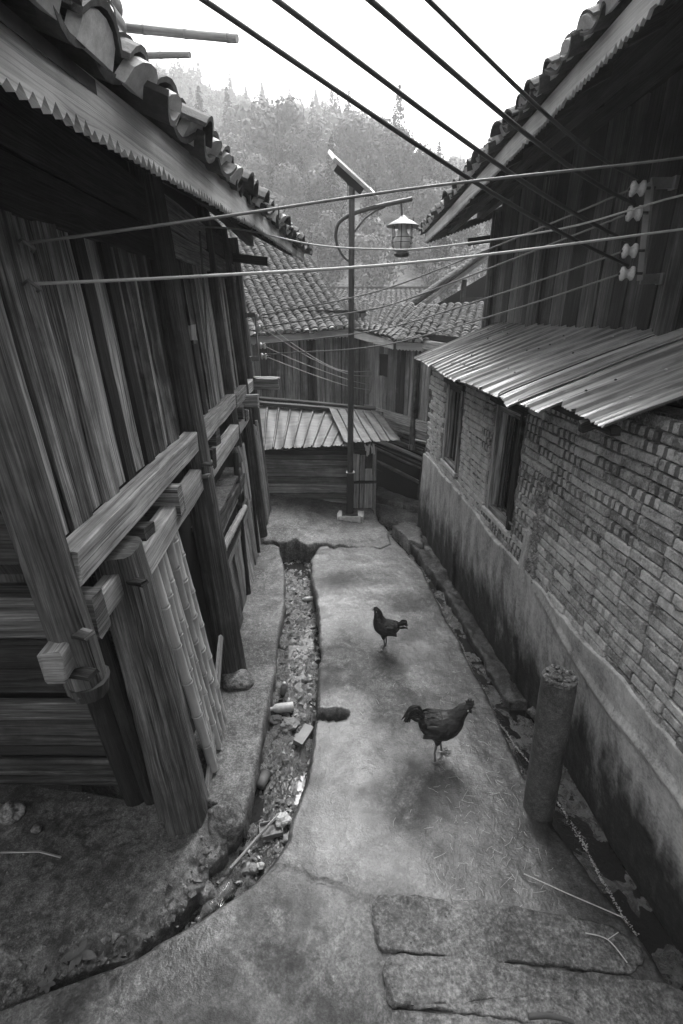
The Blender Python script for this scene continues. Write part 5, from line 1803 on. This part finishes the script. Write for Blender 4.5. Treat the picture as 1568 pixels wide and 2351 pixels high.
def tray(label, c, yaw, w, l, h, mat):
    """open thin-walled tray"""
    M = Matrix.Translation(c) @ Matrix.Rotation(yaw, 4, 'Z')
    t = thing('tray', label, 'tray', c)
    mb = MB(); mb.timber(M @ Vector((-l / 2, 0, .003)), M @ Vector((l / 2, 0, .003)), M.to_3x3() @ Vector((0, 1, 0)), w, .005, seg=1, jit=0, ch=.001); mb.build('bottom', mat, t)
    for s in (-1, 1):
        mb = MB(); mb.timber(M @ Vector((-l / 2, s * w / 2, h / 2)), M @ Vector((l / 2, s * w / 2, h / 2)), ZD, h, .006, seg=2, jit=.001, ch=.001); mb.build('side', mat, t)
        mb = MB(); mb.timber(M @ Vector((s * l / 2, -w / 2, h / 2)), M @ Vector((s * l / 2, w / 2, h / 2)), ZD, h, .006, seg=2, jit=.001, ch=.001); mb.build('side', mat, t)


tray('small grey tray full of mud beside the long stick in the drain', Gd(622, 1905, .0), .25, .09, .13, .03, MAT['grey_plastic'])
# carton
mb = MB(); c = Gd(697, 1695, .035)
M = Matrix.Translation(c) @ Matrix.Rotation(1.15, 4, 'Z') @ Matrix.Rotation(.12, 4, 'X')
mb.timber(M @ Vector((-.085, 0, 0)), M @ Vector((.085, 0, 0)), M.to_3x3() @ Vector((0, 1, 0)), .075, .045, seg=3, jit=.003, ch=.002)
mb.build('carton', MAT['cable_grey'], None, label='faded drink carton lying by the path wall in the drain', cat='carton')
# cup
t = thing('cup', 'dark plastic cup lying in the drain mud', 'cup', Gd(605, 1795, .03))
M = Matrix.Translation(Gd(605, 1795, .03)) @ Matrix.Rotation(1.3, 4, 'Z') @ Matrix.Rotation(1.45, 4, 'Y')
mb = MB(); mb.lathe([(.001, -.05), (.030, -.05), (.033, 0), (.038, .05), (.041, .052), (.036, .05), (.030, 0), (.027, -.046), (.001, -.046)], M, 18); mb.build('body', MAT['grey_plastic'], t)
mb = MB(); mb.lathe([(.038, .047), (.043, .05), (.038, .054)], M, 18); mb.build('rim', MAT['grey_plastic'], t)


def scrap(name, label, cat, c, s, seed, mat, flat=.35):
    """crumpled sheet: displaced closed shell"""
    V = []
    for v in ICO3[0]:
        k = 1 + .5 * mnoise.noise(v * 1.6 + Vector((seed, 1, 0))) + .3 * abs(mnoise.noise(v * 4 + Vector((0, seed, 0))))
        V.append(Vector(c) + Vector((v.x * s * k, v.y * s * .8 * k, v.z * s * flat * k)))
    mb = MB(); mb.add(V, ICO3[1], None, False)
    return mb.build(name, MAT[mat], None, label=label, cat=cat)


scrap('plastic_bag', 'crumpled white plastic bag near the middle of the drain', 'bag', Gd(650, 1885, .03), .045, 4.4, 'cable_pale', .5)
scrap('plastic_bag', 'torn pale wrapper hanging below the white bag in the drain', 'wrapper', Gd(662, 1925, .02), .03, 6.1, 'cable_grey', .3)
scrap('rag', 'dark crumpled rag under the white bottle in the drain', 'rag', Gd(668, 1662, .02), .06, 8.3, 'grey_plastic', .35)
scrap('rag', 'dark rubbish bundle under the left of the white bottle', 'rag', Gd(632, 1652, .015), .045, 3.3, 'twig', .4)
scrap('paper_ball', 'pale crumpled paper beside the stick in the drain', 'paper', Gd(580, 1995, .02), .028, 1.7, 'cable_grey', .45)
scrap('paper_ball', 'small round pale litter right of the stick in the drain', 'paper', Gd(598, 1990, .02), .02, 2.9, 'cable_pale', .6)
mb = MB(); mb.tube([Gd(640, 1880, .05), Gd(590, 1935, .045), Gd(530, 2005, .05)], [.008, .009, .008], 7); mb.build('stick', MAT['wood_mid'], None, label='long straight stick lying along the drain past the tray', cat='stick')
mb = MB(); mb.tube([G(1203, 2006, .02), G(1300, 2050, .025), G(1430, 2106, .02)], .0028, 5); mb.build('straw', MAT['straw'], None, label='single long white straw on the path near the right ditch', cat='straw')
mb = MB(); tw = [G(1344, 2142, .05), G(1395, 2157, .055), G(1440, 2210, .05)]
mb.tube(spline(tw), .0025, 5); mb.tube([G(1395, 2157, .055), G(1420, 2140, .06)], .002, 5); mb.build('twig', MAT['straw'], None, label='thin forked root on the first step stone', cat='twig')
mb = MB(); mb.post(G(1213, 2335, .05), G(1318, 2347, .05), .012, .009, n=7, seg=6); mb.build('stick', MAT['twig'], None, label='short dark stick on the lowest step stone', cat='stick')
mb = MB(); mb.tube([G(0, 1957, .01), G(90, 1955, .015), G(140, 1968, .01)], .006, 5); mb.build('stick', MAT['wood_light'], None, label='pale split cane lying in the yard at the left edge', cat='stick')
mb = MB(); mb.timber(G(612, 1212, .05), G(600, 1240, .02), XD, .05, .02, seg=2); mb.build('board_scrap', MAT['wood_light'], None, label='pale board scrap at the foot of the far left corner post', cat='plank')

# straw bits and crumbs strewn over path, ledge and yard
mb = MB(); mbl = MB()
for k in range(330):
    if k % 6: p = G(U(1000, 1330), U(1500, 2050), .012)
    else: p = G(U(780, 1250), U(1350, 2150), .012)
    if p.x > 1.1 or p.x < -.1: continue
    p.z += float(z_path(np.array([p.x]), np.array([p.y]))[0])
    a = U(0, 6.28); l = U(.008, .05) * U(.4, 1)
    d = Vector((math.cos(a), math.sin(a), 0)) * l
    mb.tube([p - d, p + Vector((d.y, -d.x, .002)) * U(-.3, .3), p + d], .0008, 4)
mb.build('straw_bits', MAT['cable_pale'], None, kind='stuff', label='loose bits of straw strewn on the wet path')
for k in range(70):
    p = Vector((U(-2.2, -.75), U(1.2, 2.15), 0)); p.z = float(z_yard(np.array([p.x]), np.array([p.y]))[0]) + .004
    s = U(.002, .007)
    M = Matrix.Translation(p) @ Matrix.Rotation(U(0, 6), 4, 'Z')
    mbl.add([M @ Vector((s * 1.5, 0, 0)), M @ Vector((0, s, .002)), M @ Vector((-s, 0, 0)), M @ Vector((0, -s, 0)), M @ Vector((0, 0, s * .7))], [(0, 1, 4), (1, 2, 4), (2, 3, 4), (3, 0, 4)])
mbl.build('yard_crumbs', MAT['cable_grey'], None, kind='stuff', label='pale crumbs scattered over the yard')


def leaf_blade(mb, base, d, up, l, w, droop=.3, n=5, th=.001):
    d = Vector(d).normalized(); up = Vector(up).normalized(); s = d.cross(up).normalized()
    V = []
    for i in range(n + 1):
        t = i / n
        c = Vector(base) + d * l * t - Vector((0, 0, 1)) * droop * l * t * t
        ww = w * math.sin(math.pi * (t * .92 + .05)) ** .8
        V += [c - s * ww * .5 + up * w * .08, c, c + s * ww * .5 + up * w * .08]
    F = []
    for i in range(n):
        for k in (0, 1):
            a = i * 3 + k
            F.append((a, a + 1, a + 4, a + 3))
    mb.add(V, F, None, True)


pl0 = G(185, 2195, -.06)
t = thing('weed', 'small broad-leaved weed growing at the broken yard edge', 'plant', pl0)
for k in range(9):
    a = k * .75 + U(-.2, .2); mb = MB()
    leaf_blade(mb, pl0 + Vector((0, 0, .02)), (math.cos(a), math.sin(a), U(.2, .6)), ZD, U(.05, .085), U(.025, .038)); mb.build('leaf', MAT['leaf'], t)
pl1 = G(110, 2265, -.07)
t = thing('weed', 'tiny weed left of the larger one at the yard edge', 'plant', pl1)
for k in range(6):
    a = k * 1.05; mb = MB()
    leaf_blade(mb, pl1 + Vector((0, 0, .015)), (math.cos(a), math.sin(a), .4), ZD, U(.03, .05), .022); mb.build('leaf', MAT['leaf'], t)
for (px, py, nm, lb) in ((1300, 1890, 'grass_tuft', 'dark grass tuft growing in the ditch under the concrete post'), (1290, 1560, 'grass_tuft', 'wisp of grass on the broken top of the concrete post')):
    z0 = -.14 if py > 1700 else 1.0
    c = G(px, py, z0)
    t = thing(nm, lb, 'grass', c)
    for k in range(22 if py > 1700 else 8):
        a = U(0, 6.28); mb = MB(); leaf_blade(mb, c + Vector((U(-.03, .03), U(-.03, .03), 0)), (math.cos(a) * .6, math.sin(a) * .6, U(.6, 1.3)), (math.cos(a + 1.5), math.sin(a + 1.5), .2), U(.04, .10) if py > 1700 else U(.02, .04), .004, .5); mb.build('blade', MAT['leaf'], t)

# ------------------------------------------------------------------ the two cockerels
def cockerel(label, loc, yaw, spine, comb, tail, legs, scale=1.0, wing=True, hackle=True):
    """spine: list of (x, z, half width, half height); facing +x, feet at z = 0"""
    LIFT = .035; XS = .86
    spine = [(x * XS, z + LIFT, a * 1.12, b * 1.10) for x, z, a, b in spine]; dx = spine[-1][0] / XS * (1 - XS)
    comb = [(x - dx, z + LIFT + .002) for x, z in comb]
    tail = [[(p[0] * XS, p[1], p[2] + LIFT) for p in f] for f in tail]
    legs = {'toes': legs['toes'], 'thigh': [([(p[0], p[1], p[2] + LIFT) for p in q], r) for q, r in legs['thigh']],
            'shank': [([(p[0], p[1], p[2] + (LIFT if i == 0 else LIFT * .5 if i == 1 else 0)) for i, p in enumerate(q)], r) for q, r in legs['shank']]}
    if wing: wing = (wing[0] * XS, wing[1] + LIFT, wing[2] * 1.12)
    R_ = Matrix.Translation(loc) @ Matrix.Rotation(yaw, 4, 'Z') @ Matrix.Scale(scale, 4)
    root = thing('cockerel', label, 'chicken', loc)
    mb = MB()
    n = 18
    P = [Vector((x, 0, z)) for x, z, _, _ in spine]
    # smooth the spine
    dense = []
    k = 4
    for i in range(len(spine) - 1):
        for j in range(k):
            t = j / k
            a = spine[max(0, i - 1)]; b = spine[i]; c = spine[i + 1]; d = spine[min(len(spine) - 1, i + 2)]
            dense.append([.5 * (2 * b[q] + (c[q] - a[q]) * t + (2 * a[q] - 5 * b[q] + 4 * c[q] - d[q]) * t * t + (3 * b[q] - a[q] - 3 * c[q] + d[q]) * t ** 3) for q in range(4)])
    dense.append(list(spine[-1]))
    rings = []
    for i, s in enumerate(dense):
        a = dense[max(0, i - 1)]; b = dense[min(len(dense) - 1, i + 1)]
        tg = Vector((b[0] - a[0], 0, b[1] - a[1])).normalized()
        nn = Vector((-tg.z, 0, tg.x))
        ring = []
        for q in range(n):
            an = 2 * math.pi * q / n
            w = 1 + .05 * mnoise.noise(Vector((s[0] * 40, an * 2, 3))) 
            ring.append(Vector((s[0], 0, s[1])) + Vector((0, 1, 0)) * math.cos(an) * max(.001, s[2]) * w + nn * math.sin(an) * max(.001, s[3]) * w)
        rings.append(ring)
    mb.sweep(rings, True)
    for pts, rad in legs['thigh']: mb.tube(spline([Vector(p) for p in pts], 4), [rad[0] + (rad[1] - rad[0]) * min(1, i / (4 * (len(pts) - 1))) for i in range(4 * (len(pts) - 1) + 1)], 12)
    body = mb.build('body', MAT['feather'], root, mw=R_)
    body.parent = root; body.matrix_parent_inverse = Matrix.Translation(-Vector(loc))
    rm = body.modifiers.new('fuse', 'REMESH'); rm.mode = 'VOXEL'; rm.voxel_size = .006; rm.use_smooth_shade = True
    sm = body.modifiers.new('soften', 'SMOOTH'); sm.factor = .5; sm.iterations = 5

    def part(name, m_, mat):
        o = m_.build(name, mat, root, mw=R_); return o
    for pts, rad in legs['shank']:
        m_ = MB(); m_.tube([Vector(p) for p in pts], rad, 8)
        foot = Vector(pts[-1])
        for a, l in legs['toes']:
            d = Vector((math.cos(a), math.sin(a), 0)) * l
            m_.tube([foot + ZD * .004, foot + d * .5 + ZD * .007, foot + d - ZD * .002], [.006, .005, .0025], 6)
        part('leg', m_, MAT['shank'])
    for tf in tail:
        m_ = MB()
        base = Vector(tf[0]); pts = spline([Vector(p) for p in tf], 6)
        V = []; F = []
        wv = U(.020, .030)
        nn = len(pts)
        for i, p in enumerate(pts):
            t = i / (nn - 1)
            ww = wv * (math.sin(math.pi * min(1, t * .93 + .06)) ** .7) * (.7 + .6 * t)
            tg = (pts[min(i + 1, nn - 1)] - pts[max(0, i - 1)]).normalized()
            side = Vector((0, 1, 0)).cross(tg).normalized()
            V += [p - side * ww * .5, p + Vector((0, .0035, 0)), p + side * ww * .5, p - Vector((0, .0035, 0))]
        for i in range(nn - 1):
            for q in range(4):
                a = i * 4 + q; b = i * 4 + (q + 1) % 4
                F.append((a, b, b + 4, a + 4))
        m_.add(V, F, None, True); part('tail_feather', m_, MAT['feather'])
    if wing:
        for s in (-1, 1):
            m_ = MB()
            V = []
            cx, cz, hw = wing
            for v in ICO2[0]:
                x_ = v.x * .092; z_ = v.z * .046 - v.x * .018
                V.append(Vector((cx + x_ - .01, s * (hw + v.y * .012 - .010 * abs(v.x) - .008 * abs(v.z)), cz + z_)))
            m_.add(V, ICO2[1], None, True)
            for q in range(14):
                zq = cz - .036 + (q % 7) * .011
                a = Vector((cx - .01 - .035 * (q // 7), s * (hw + .013 - abs(q % 7 - 3) * .002), zq))
                leaf_blade(m_, a, (-1, -s * .10, -.12), (0, s, .1), .075, .017, .08, 4)
            part('wing', m_, MAT['feather'])
    if hackle:
        m_ = MB()
        for q in range(420):
            i = RND.randrange(*hackle) if q < 200 else RND.randrange(5, 30)
            s = dense[min(i, len(dense) - 1)]
            b = dense[max(0, i - 1)]
            tg = Vector((b[0] - s[0], 0, b[1] - s[1])).normalized()
            an = U(.1, math.pi - .1) if U(0, 1) < .7 else U(-.6, math.pi + .6)
            nn = Vector((tg.z, 0, -tg.x))
            if nn.z < 0: nn = -nn
            rad = Vector((0, 1, 0)) * math.cos(an) * s[2] + nn * math.sin(an) * s[3]
            p = Vector((s[0], 0, s[1])) + rad * .98
            rn = rad.normalized()
            leaf_blade(m_, p, tg + rn * .14, rn, U(.04, .075) if q < 200 else U(.025, .045), .010 if q < 200 else .018, .15, 4)
        # re-lay uv along the blades for the streaky material
        m_.uv = [[(m_.v[i][0] * 3, m_.v[i][1] * 3 + m_.v[i][2]) for i in f] for f in m_.f]
        part('hackle', m_, MAT['hackle'])['kind'] = 'stuff'
    hx, hz = spine[-3][0], spine[-3][1]
    m_ = MB()
    V = []; F = []
    kk = len(comb)
    for x_, z_ in comb: V += [Vector((x_, -.004, z_)), Vector((x_, .004, z_))]
    F.append(tuple(range(0, 2 * kk, 2))); F.append(tuple(range(2 * kk - 1, 0, -2)))
    for i in range(kk):
        j = (i + 1) % kk
        F.append((2 * i, 2 * i + 1, 2 * j + 1, 2 * j))
    m_.add(V, F); part('comb', m_, MAT['comb'])
    bx_, bz_ = spine[-1][0], spine[-1][1]
    m_ = MB(); m_.tube([Vector((bx_ - .016, 0, bz_ + .003)), Vector((bx_ + .006, 0, bz_)), Vector((bx_ + .022, 0, bz_ - .009))], [.012, .008, .002], 8); part('beak', m_, MAT['shank'])
    for s in (-1, 1):
        m_ = MB(); m_.add([Vector((bx_ - .012 + v.x * .009, s * .009 + v.y * .004, bz_ - .028 + v.z * .018)) for v in ICO2[0]], ICO2[1], None, True); part('wattle', m_, MAT['comb'])
        m_ = MB(); m_.add([Vector((hx - .008 + v.x * .006, s * (spine[-3][2] + .001) + v.y * .003, hz - .008 + v.z * .009)) for v in ICO2[0]], ICO2[1], None, True); part('earlobe', m_, MAT['white'])
        m_ = MB(); m_.add([Vector((hx + .012 + v.x * .004, s * (spine[-3][2] - .001) + v.y * .003, hz + .008 + v.z * .004)) for v in ICO2[0]], ICO2[1], None, True); part('eye', m_, MAT['cable_black'])
    return root


sp1 = [(-.165, .275, .012, .018), (-.135, .265, .045, .05), (-.08, .25, .070, .078), (-.01, .245, .083, .092), (.05, .262, .080, .090), (.095, .298, .062, .070), (.125, .338, .046, .050),
       (.152, .374, .036, .038), (.175, .402, .030, .031), (.196, .415, .026, .027), (.214, .416, .020, .021), (.228, .412, .008, .010)]
comb1 = [(.18, .436), (.176, .468), (.188, .455), (.192, .482), (.204, .461), (.211, .484), (.219, .458), (.229, .470), (.232, .446), (.238, .440), (.232, .424), (.205, .434)]
tail1 = [[(-.12, y_ * .3, .285), (-.175, y_ * .7, .345 + h_), (-.235, y_, .345 + h_ * .6), (-.275 - l_, y_, .27 + h_ * .3)] for y_, h_, l_ in ((-.02, .03, 0), (.0, .045, .015), (.02, .03, .0), (-.015, .0, .01), (.015, -.005, .012), (.0, .015, .025), (-.01, -.03, -.005), (.012, -.045, -.012), (0, -.065, -.02), (-.012, .05, -.03), (.01, -.08, -.04))]
legs1 = {'thigh': [([(-.03, -.035, .20), (-.015, -.042, .155), (-.02, -.045, .118)], (.045, .014)), ([(.02, .035, .20), (.04, .042, .155), (.03, .045, .115)], (.045, .014))],
         'shank': [([(-.02, -.045, .125), (-.028, -.046, .06), (-.02, -.047, .006)], [.010, .0075, .0075]), ([(.03, .045, .122), (.022, .046, .06), (.035, .047, .006)], [.010, .0075, .0075])],
         'toes': [(0.0, .065), (.55, .055), (-.55, .055), (3.0, .03)]}
c1 = G(1004, 1736); c1.z = .006 + float(z_path(np.array([c1.x]), np.array([c1.y]))[0])
cockerel('larger dark cockerel with jagged comb facing right on the path', c1, math.radians(-4), sp1, comb1, tail1, legs1, .96, wing=(-.005, .262, .078), hackle=(18, 38))
sp2 = [(-.165, .262, .010, .016), (-.13, .252, .038, .042), (-.075, .238, .062, .070), (-.01, .238, .076, .088), (.045, .258, .074, .088), (.078, .305, .058, .068), (.092, .352, .044, .048),
       (.102, .392, .034, .036), (.112, .424, .028, .029), (.126, .440, .025, .026), (.144, .440, .018, .019), (.156, .436, .008, .009)]
comb2 = [(.108, .458), (.112, .474), (.122, .468), (.130, .480), (.140, .468), (.150, .472), (.160, .456), (.155, .448), (.130, .456)]
tail2 = [[(-.12, y_ * .3, .265), (-.18, y_ * .7, .30 + h_), (-.225 - l_, y_, .315 + h_), (-.25 - l_, y_, .29 + h_ * .8)] for y_, h_, l_ in ((-.018, .02, 0), (.0, .035, -.01), (.018, .02, .0), (0, 0, .01), (-.01, -.02, .0), (.012, -.035, -.01), (0, -.05, .015))]
legs2 = {'thigh': [([(-.0, -.03, .19), (.005, -.034, .15), (.0, -.036, .115)], (.042, .013)), ([(.01, .03, .19), (.02, .034, .15), (.012, .036, .112)], (.042, .013))],
         'shank': [([(0, -.036, .12), (-.008, -.036, .06), (.0, -.037, .006)], [.010, .0075, .0075]), ([(.012, .036, .12), (.004, .036, .06), (.015, .037, .006)], [.010, .0075, .0075])],
         'toes': [(0.0, .06), (.5, .05), (-.5, .05), (3.0, .03)]}
c2 = G(884, 1488); c2.z = .006 + float(z_path(np.array([c2.x]), np.array([c2.y]))[0])
cockerel('smaller black young cockerel with upright neck facing left farther up the path', c2, math.radians(180 - 12), sp2, comb2, tail2, legs2, .82, wing=(-.01, .25, .070), hackle=(18, 36))

# ------------------------------------------------------------------ trees on the hill
def crown_round(n, h, r, rs, seed):
    """leaf-clump quads spread over several uneven lobes"""
    rs = np.random.RandomState(seed)
    lob = rs.randint(5, 9)
    cs = np.stack([(rs.rand(lob) - .5) * r * 1.3, (rs.rand(lob) - .5) * r * 1.3, h * (.35 + .55 * rs.rand(lob))], 1)
    rr = r * (.42 + .35 * rs.rand(lob))
    k = rs.randint(0, lob, n)
    d = rs.randn(n, 3); d /= np.linalg.norm(d, axis=1, keepdims=True)
    rad = rr[k] * (.55 + .5 * rs.rand(n))
    P = cs[k] + d * rad[:, None] * np.array([1, 1, .85])
    return P, d, np.full(n, .42 * r / 2.2)


def crown_cone(n, h, r, rs, seed):
    rs = np.random.RandomState(seed)
    t = rs.rand(n) ** .75
    lay = np.clip(np.round(t * 11) / 11 + (rs.rand(n) - .5) * .075, 0, 1)
    a = rs.rand(n) * 6.283
    lob = .75 + .35 * np.sin(a * 3 + seed) * np.sin(lay * 23 + a)
    q = np.sqrt(rs.rand(n))
    rad = r * (1 - lay) ** .85 * lob * q + .08
    P = np.stack([np.cos(a) * rad, np.sin(a) * rad, h * (.12 + .88 * lay) - rad * .35], 1)
    d = np.stack([np.cos(a), np.sin(a), np.full(n, .5)], 1)
    d /= np.linalg.norm(d, axis=1, keepdims=True)
    return P, d, .34 * (1 - .5 * lay)


def leaf_quads(P, D, S, rs):
    n = len(P)
    r1 = rs.randn(n, 3)
    nrm = D + r1 * .38; nrm /= np.linalg.norm(nrm, axis=1, keepdims=True)
    a = np.cross(nrm, rs.randn(n, 3)); a /= np.linalg.norm(a, axis=1, keepdims=True)
    b = np.cross(nrm, a)
    s = (S * (.6 + .8 * rs.rand(n)))[:, None]
    A = a * s; B = b * s * .6
    V = np.stack([P - A, P - B, P + A, P + B], 1)
    return V.reshape(-1, 3), np.arange(n * 4).reshape(-1, 4)


def trunk_mb(h, r):
    mb = MB(); mb.tube([(0, 0, -.6), (U(-.1, .1), 0, h * .4), (U(-.15, .15), U(-.1, .1), h * .8), (0, 0, h * .97)], [r, r * .75, r * .4, r * .06], 7)
    for k in range(7):
        a = k * 2.4; z_ = h * (.3 + .08 * k)
        mb.tube([(0, 0, z_), (math.cos(a) * h * .1, math.sin(a) * h * .1, z_ + h * .06), (math.cos(a) * h * .17, math.sin(a) * h * .17, z_ + h * .08)], [r * .35, r * .22, r * .06], 5)
    return mb


rsg = np.random.RandomState(77)
# trees that can be told apart against the sky: (pixel of tip, height m, kind, label)
sky_trees = [((601, 190), 17, 'c', 'tallest dark conifer on the skyline, left of the solar panel'),
             ((725, 206), 15, 'c', 'pointed conifer alone on the skyline above the solar panel'),
             ((484, 212), 13, 'c', 'leftmost conifer peeping over the left roof'),
             ((526, 213), 13, 'c', 'thin conifer on the skyline next to the leftmost one'),
             ((671, 240), 10, 'r', 'round-topped tree between the two tallest skyline conifers'),
             ((790, 265), 9, 'c', 'first of the slim conifers right of the pointed one'),
             ((808, 268), 9, 'c', 'second slim conifer in the row right of the pointed one'),
             ((832, 275), 6.5, 'r', 'dense dark tree ending the row of slim conifers'),
             ((856, 276), 7, 'r', 'sparse feathery tree on the descending ridge'),
             ((880, 300), 6, 'r', 'ragged tree below the feathery one on the ridge'),
             ((917, 330), 5, 'c', 'slim conifer halfway down the ridge'),
             ((945, 346), 5, 'c', 'last slim conifer near the foot of the bare slope'),
             ((1050, 345), 7, 'r', 'lone leafy tree at the right end of the ridge beside the eave'),
             ((1025, 370), 5, 'r', 'low bushy tree left of the lone ridge tree'),
             ((358, 140), 10, 'c', 'conifer tip showing through above the left roof tiles'),
             ((640, 262), 7, 'r', 'pale broad tree right of the tallest conifer'),
             ((565, 262), 7, 'r', 'pale broad tree left of the tallest conifer'),
             ((760, 282), 6, 'r', 'leafy tree just right of the pointed conifer')]
for k, ((px, py), h, kind, lab) in enumerate(sky_trees):
    tip = GY(px, py, 148.0 - (k % 3) * 2)
    base = Vector((tip.x, tip.y, tip.z - h))
    t = thing('conifer_tree' if kind == 'c' else 'broadleaf_tree', lab, 'tree', base, 'trees along the ridge')
    P, D, S_ = (crown_cone if kind == 'c' else crown_round)(3200 if kind == 'c' else 1800, h, h * (.22 if kind == 'c' else .32), None, k + 5)
    if kind != 'c': P[:, 2] *= 1.05
    V, Q = leaf_quads(P, D, S_ * (h / 9) * .7, rsg)
    me = np_mesh('crown', V + np.array(base), Q, MAT['conifer' if kind == 'c' else 'foliage'], attr=np.repeat(rsg.rand(len(P)) * .5 + .2, 4))
    link('crown', me, t)
    o = trunk_mb(h, .16).build('trunk', MAT['twig'], t); o.matrix_basis = Matrix.Translation(base)

# the wood that covers the slope reads as one mass
temps = []
for k in range(6):
    P, D, S_ = crown_round(620, 6.0, 2.3, None, 40 + k); P2, D2, S2_ = crown_round(1900, 6.0, 2.3, None, 40 + k); temps.append((P, D, S_ * .68, 0, P2, D2, S2_ * .36))
for k in range(5):
    P, D, S_ = crown_cone(620, 8.0, 2.0, None, 60 + k); P2, D2, S2_ = crown_cone(1600, 8.0, 2.0, None, 60 + k); temps.append((P, D, S_ * .65, 1, P2, D2, S2_ * .42))
VV = [[], []]; TT = [[], []]
cnt = 0
rf = np.random.RandomState(9)
while cnt < 950:
    yy = 30 + 122 * rf.rand() ** .75
    half = .36 * yy + 14
    xx = (rf.rand() * 2 - 1) * half
    if xx > 9 and yy > 105 and rf.rand() < .72: continue
    if abs(xx) < 5 and yy < 34: continue
    z0 = float(hill_z(np.array([xx]), np.array([yy]))[0])
    con = rf.rand() < (.2 if xx < 4 else .1)
    k = rf.randint(6, 11) if con else rf.randint(0, 6)
    P, D, S_, ty = temps[k][:4]
    if yy < 72: P, D, S_ = temps[k][4:]
    s = (.65 + .85 * rf.rand()) * (.75 if yy < 60 else 1.0) * (.62 if (xx > 9) else 1.0)
    a = rf.rand() * 6.28
    c_, s_ = math.cos(a), math.sin(a)
    Rm = np.array([[c_, -s_, 0], [s_, c_, 0], [0, 0, 1]])
    V, Q = leaf_quads((P @ Rm.T) * s, D @ Rm.T, S_ * s, rf)
    VV[ty].append(V + np.array([xx, yy, z0 - .3]))
    tone = rf.rand() ** .8 * .8
    TT[ty].append(np.repeat(np.clip(tone + rf.rand(len(P)) * .25, 0, 1), 4))
    cnt += 1
V0 = np.concatenate(VV[0]); V1 = np.concatenate(VV[1])
link('broadleaf_wood', np_mesh('broadleaf_wood', V0, np.arange(len(V0)).reshape(-1, 4), MAT['foliage'], attr=np.concatenate(TT[0])), kind='stuff', label='mixed broadleaf wood covering the misty hillside')
link('conifer_wood', np_mesh('conifer_wood', V1, np.arange(len(V1)).reshape(-1, 4), MAT['conifer'], attr=np.concatenate(TT[1])), kind='stuff', label='dark conifers standing among the broadleaf wood on the hillside')

# ------------------------------------------------------------------ haze in the valley
mb = MB()
x0, x1, y0, y1, z0, z1 = -410, 410, -310, 410, -1.75, 72
mb.add([(x0, y0, z0), (x1, y0, z0), (x1, y1, z0), (x0, y1, z0), (x0, y0, z1), (x1, y0, z1), (x1, y1, z1), (x0, y1, z1)],
       [(3, 2, 1, 0), (4, 5, 6, 7), (0, 1, 5, 4), (1, 2, 6, 5), (2, 3, 7, 6), (3, 0, 4, 7)])
hm = bpy.data.materials.new('valley_haze')
hm.use_nodes = True
ht = hm.node_tree
ht.nodes.clear()
ho = ht.nodes.new('ShaderNodeOutputMaterial')
hv = ht.nodes.new('ShaderNodeVolumePrincipled')
hv.inputs['Color'].default_value = (.95, .95, .95, 1)
hv.inputs['Density'].default_value = .0029
hv.inputs['Anisotropy'].default_value = .2
ht.links.new(hv.outputs[0], ho.inputs['Volume'])
mb.build('haze', hm, None, kind='stuff')
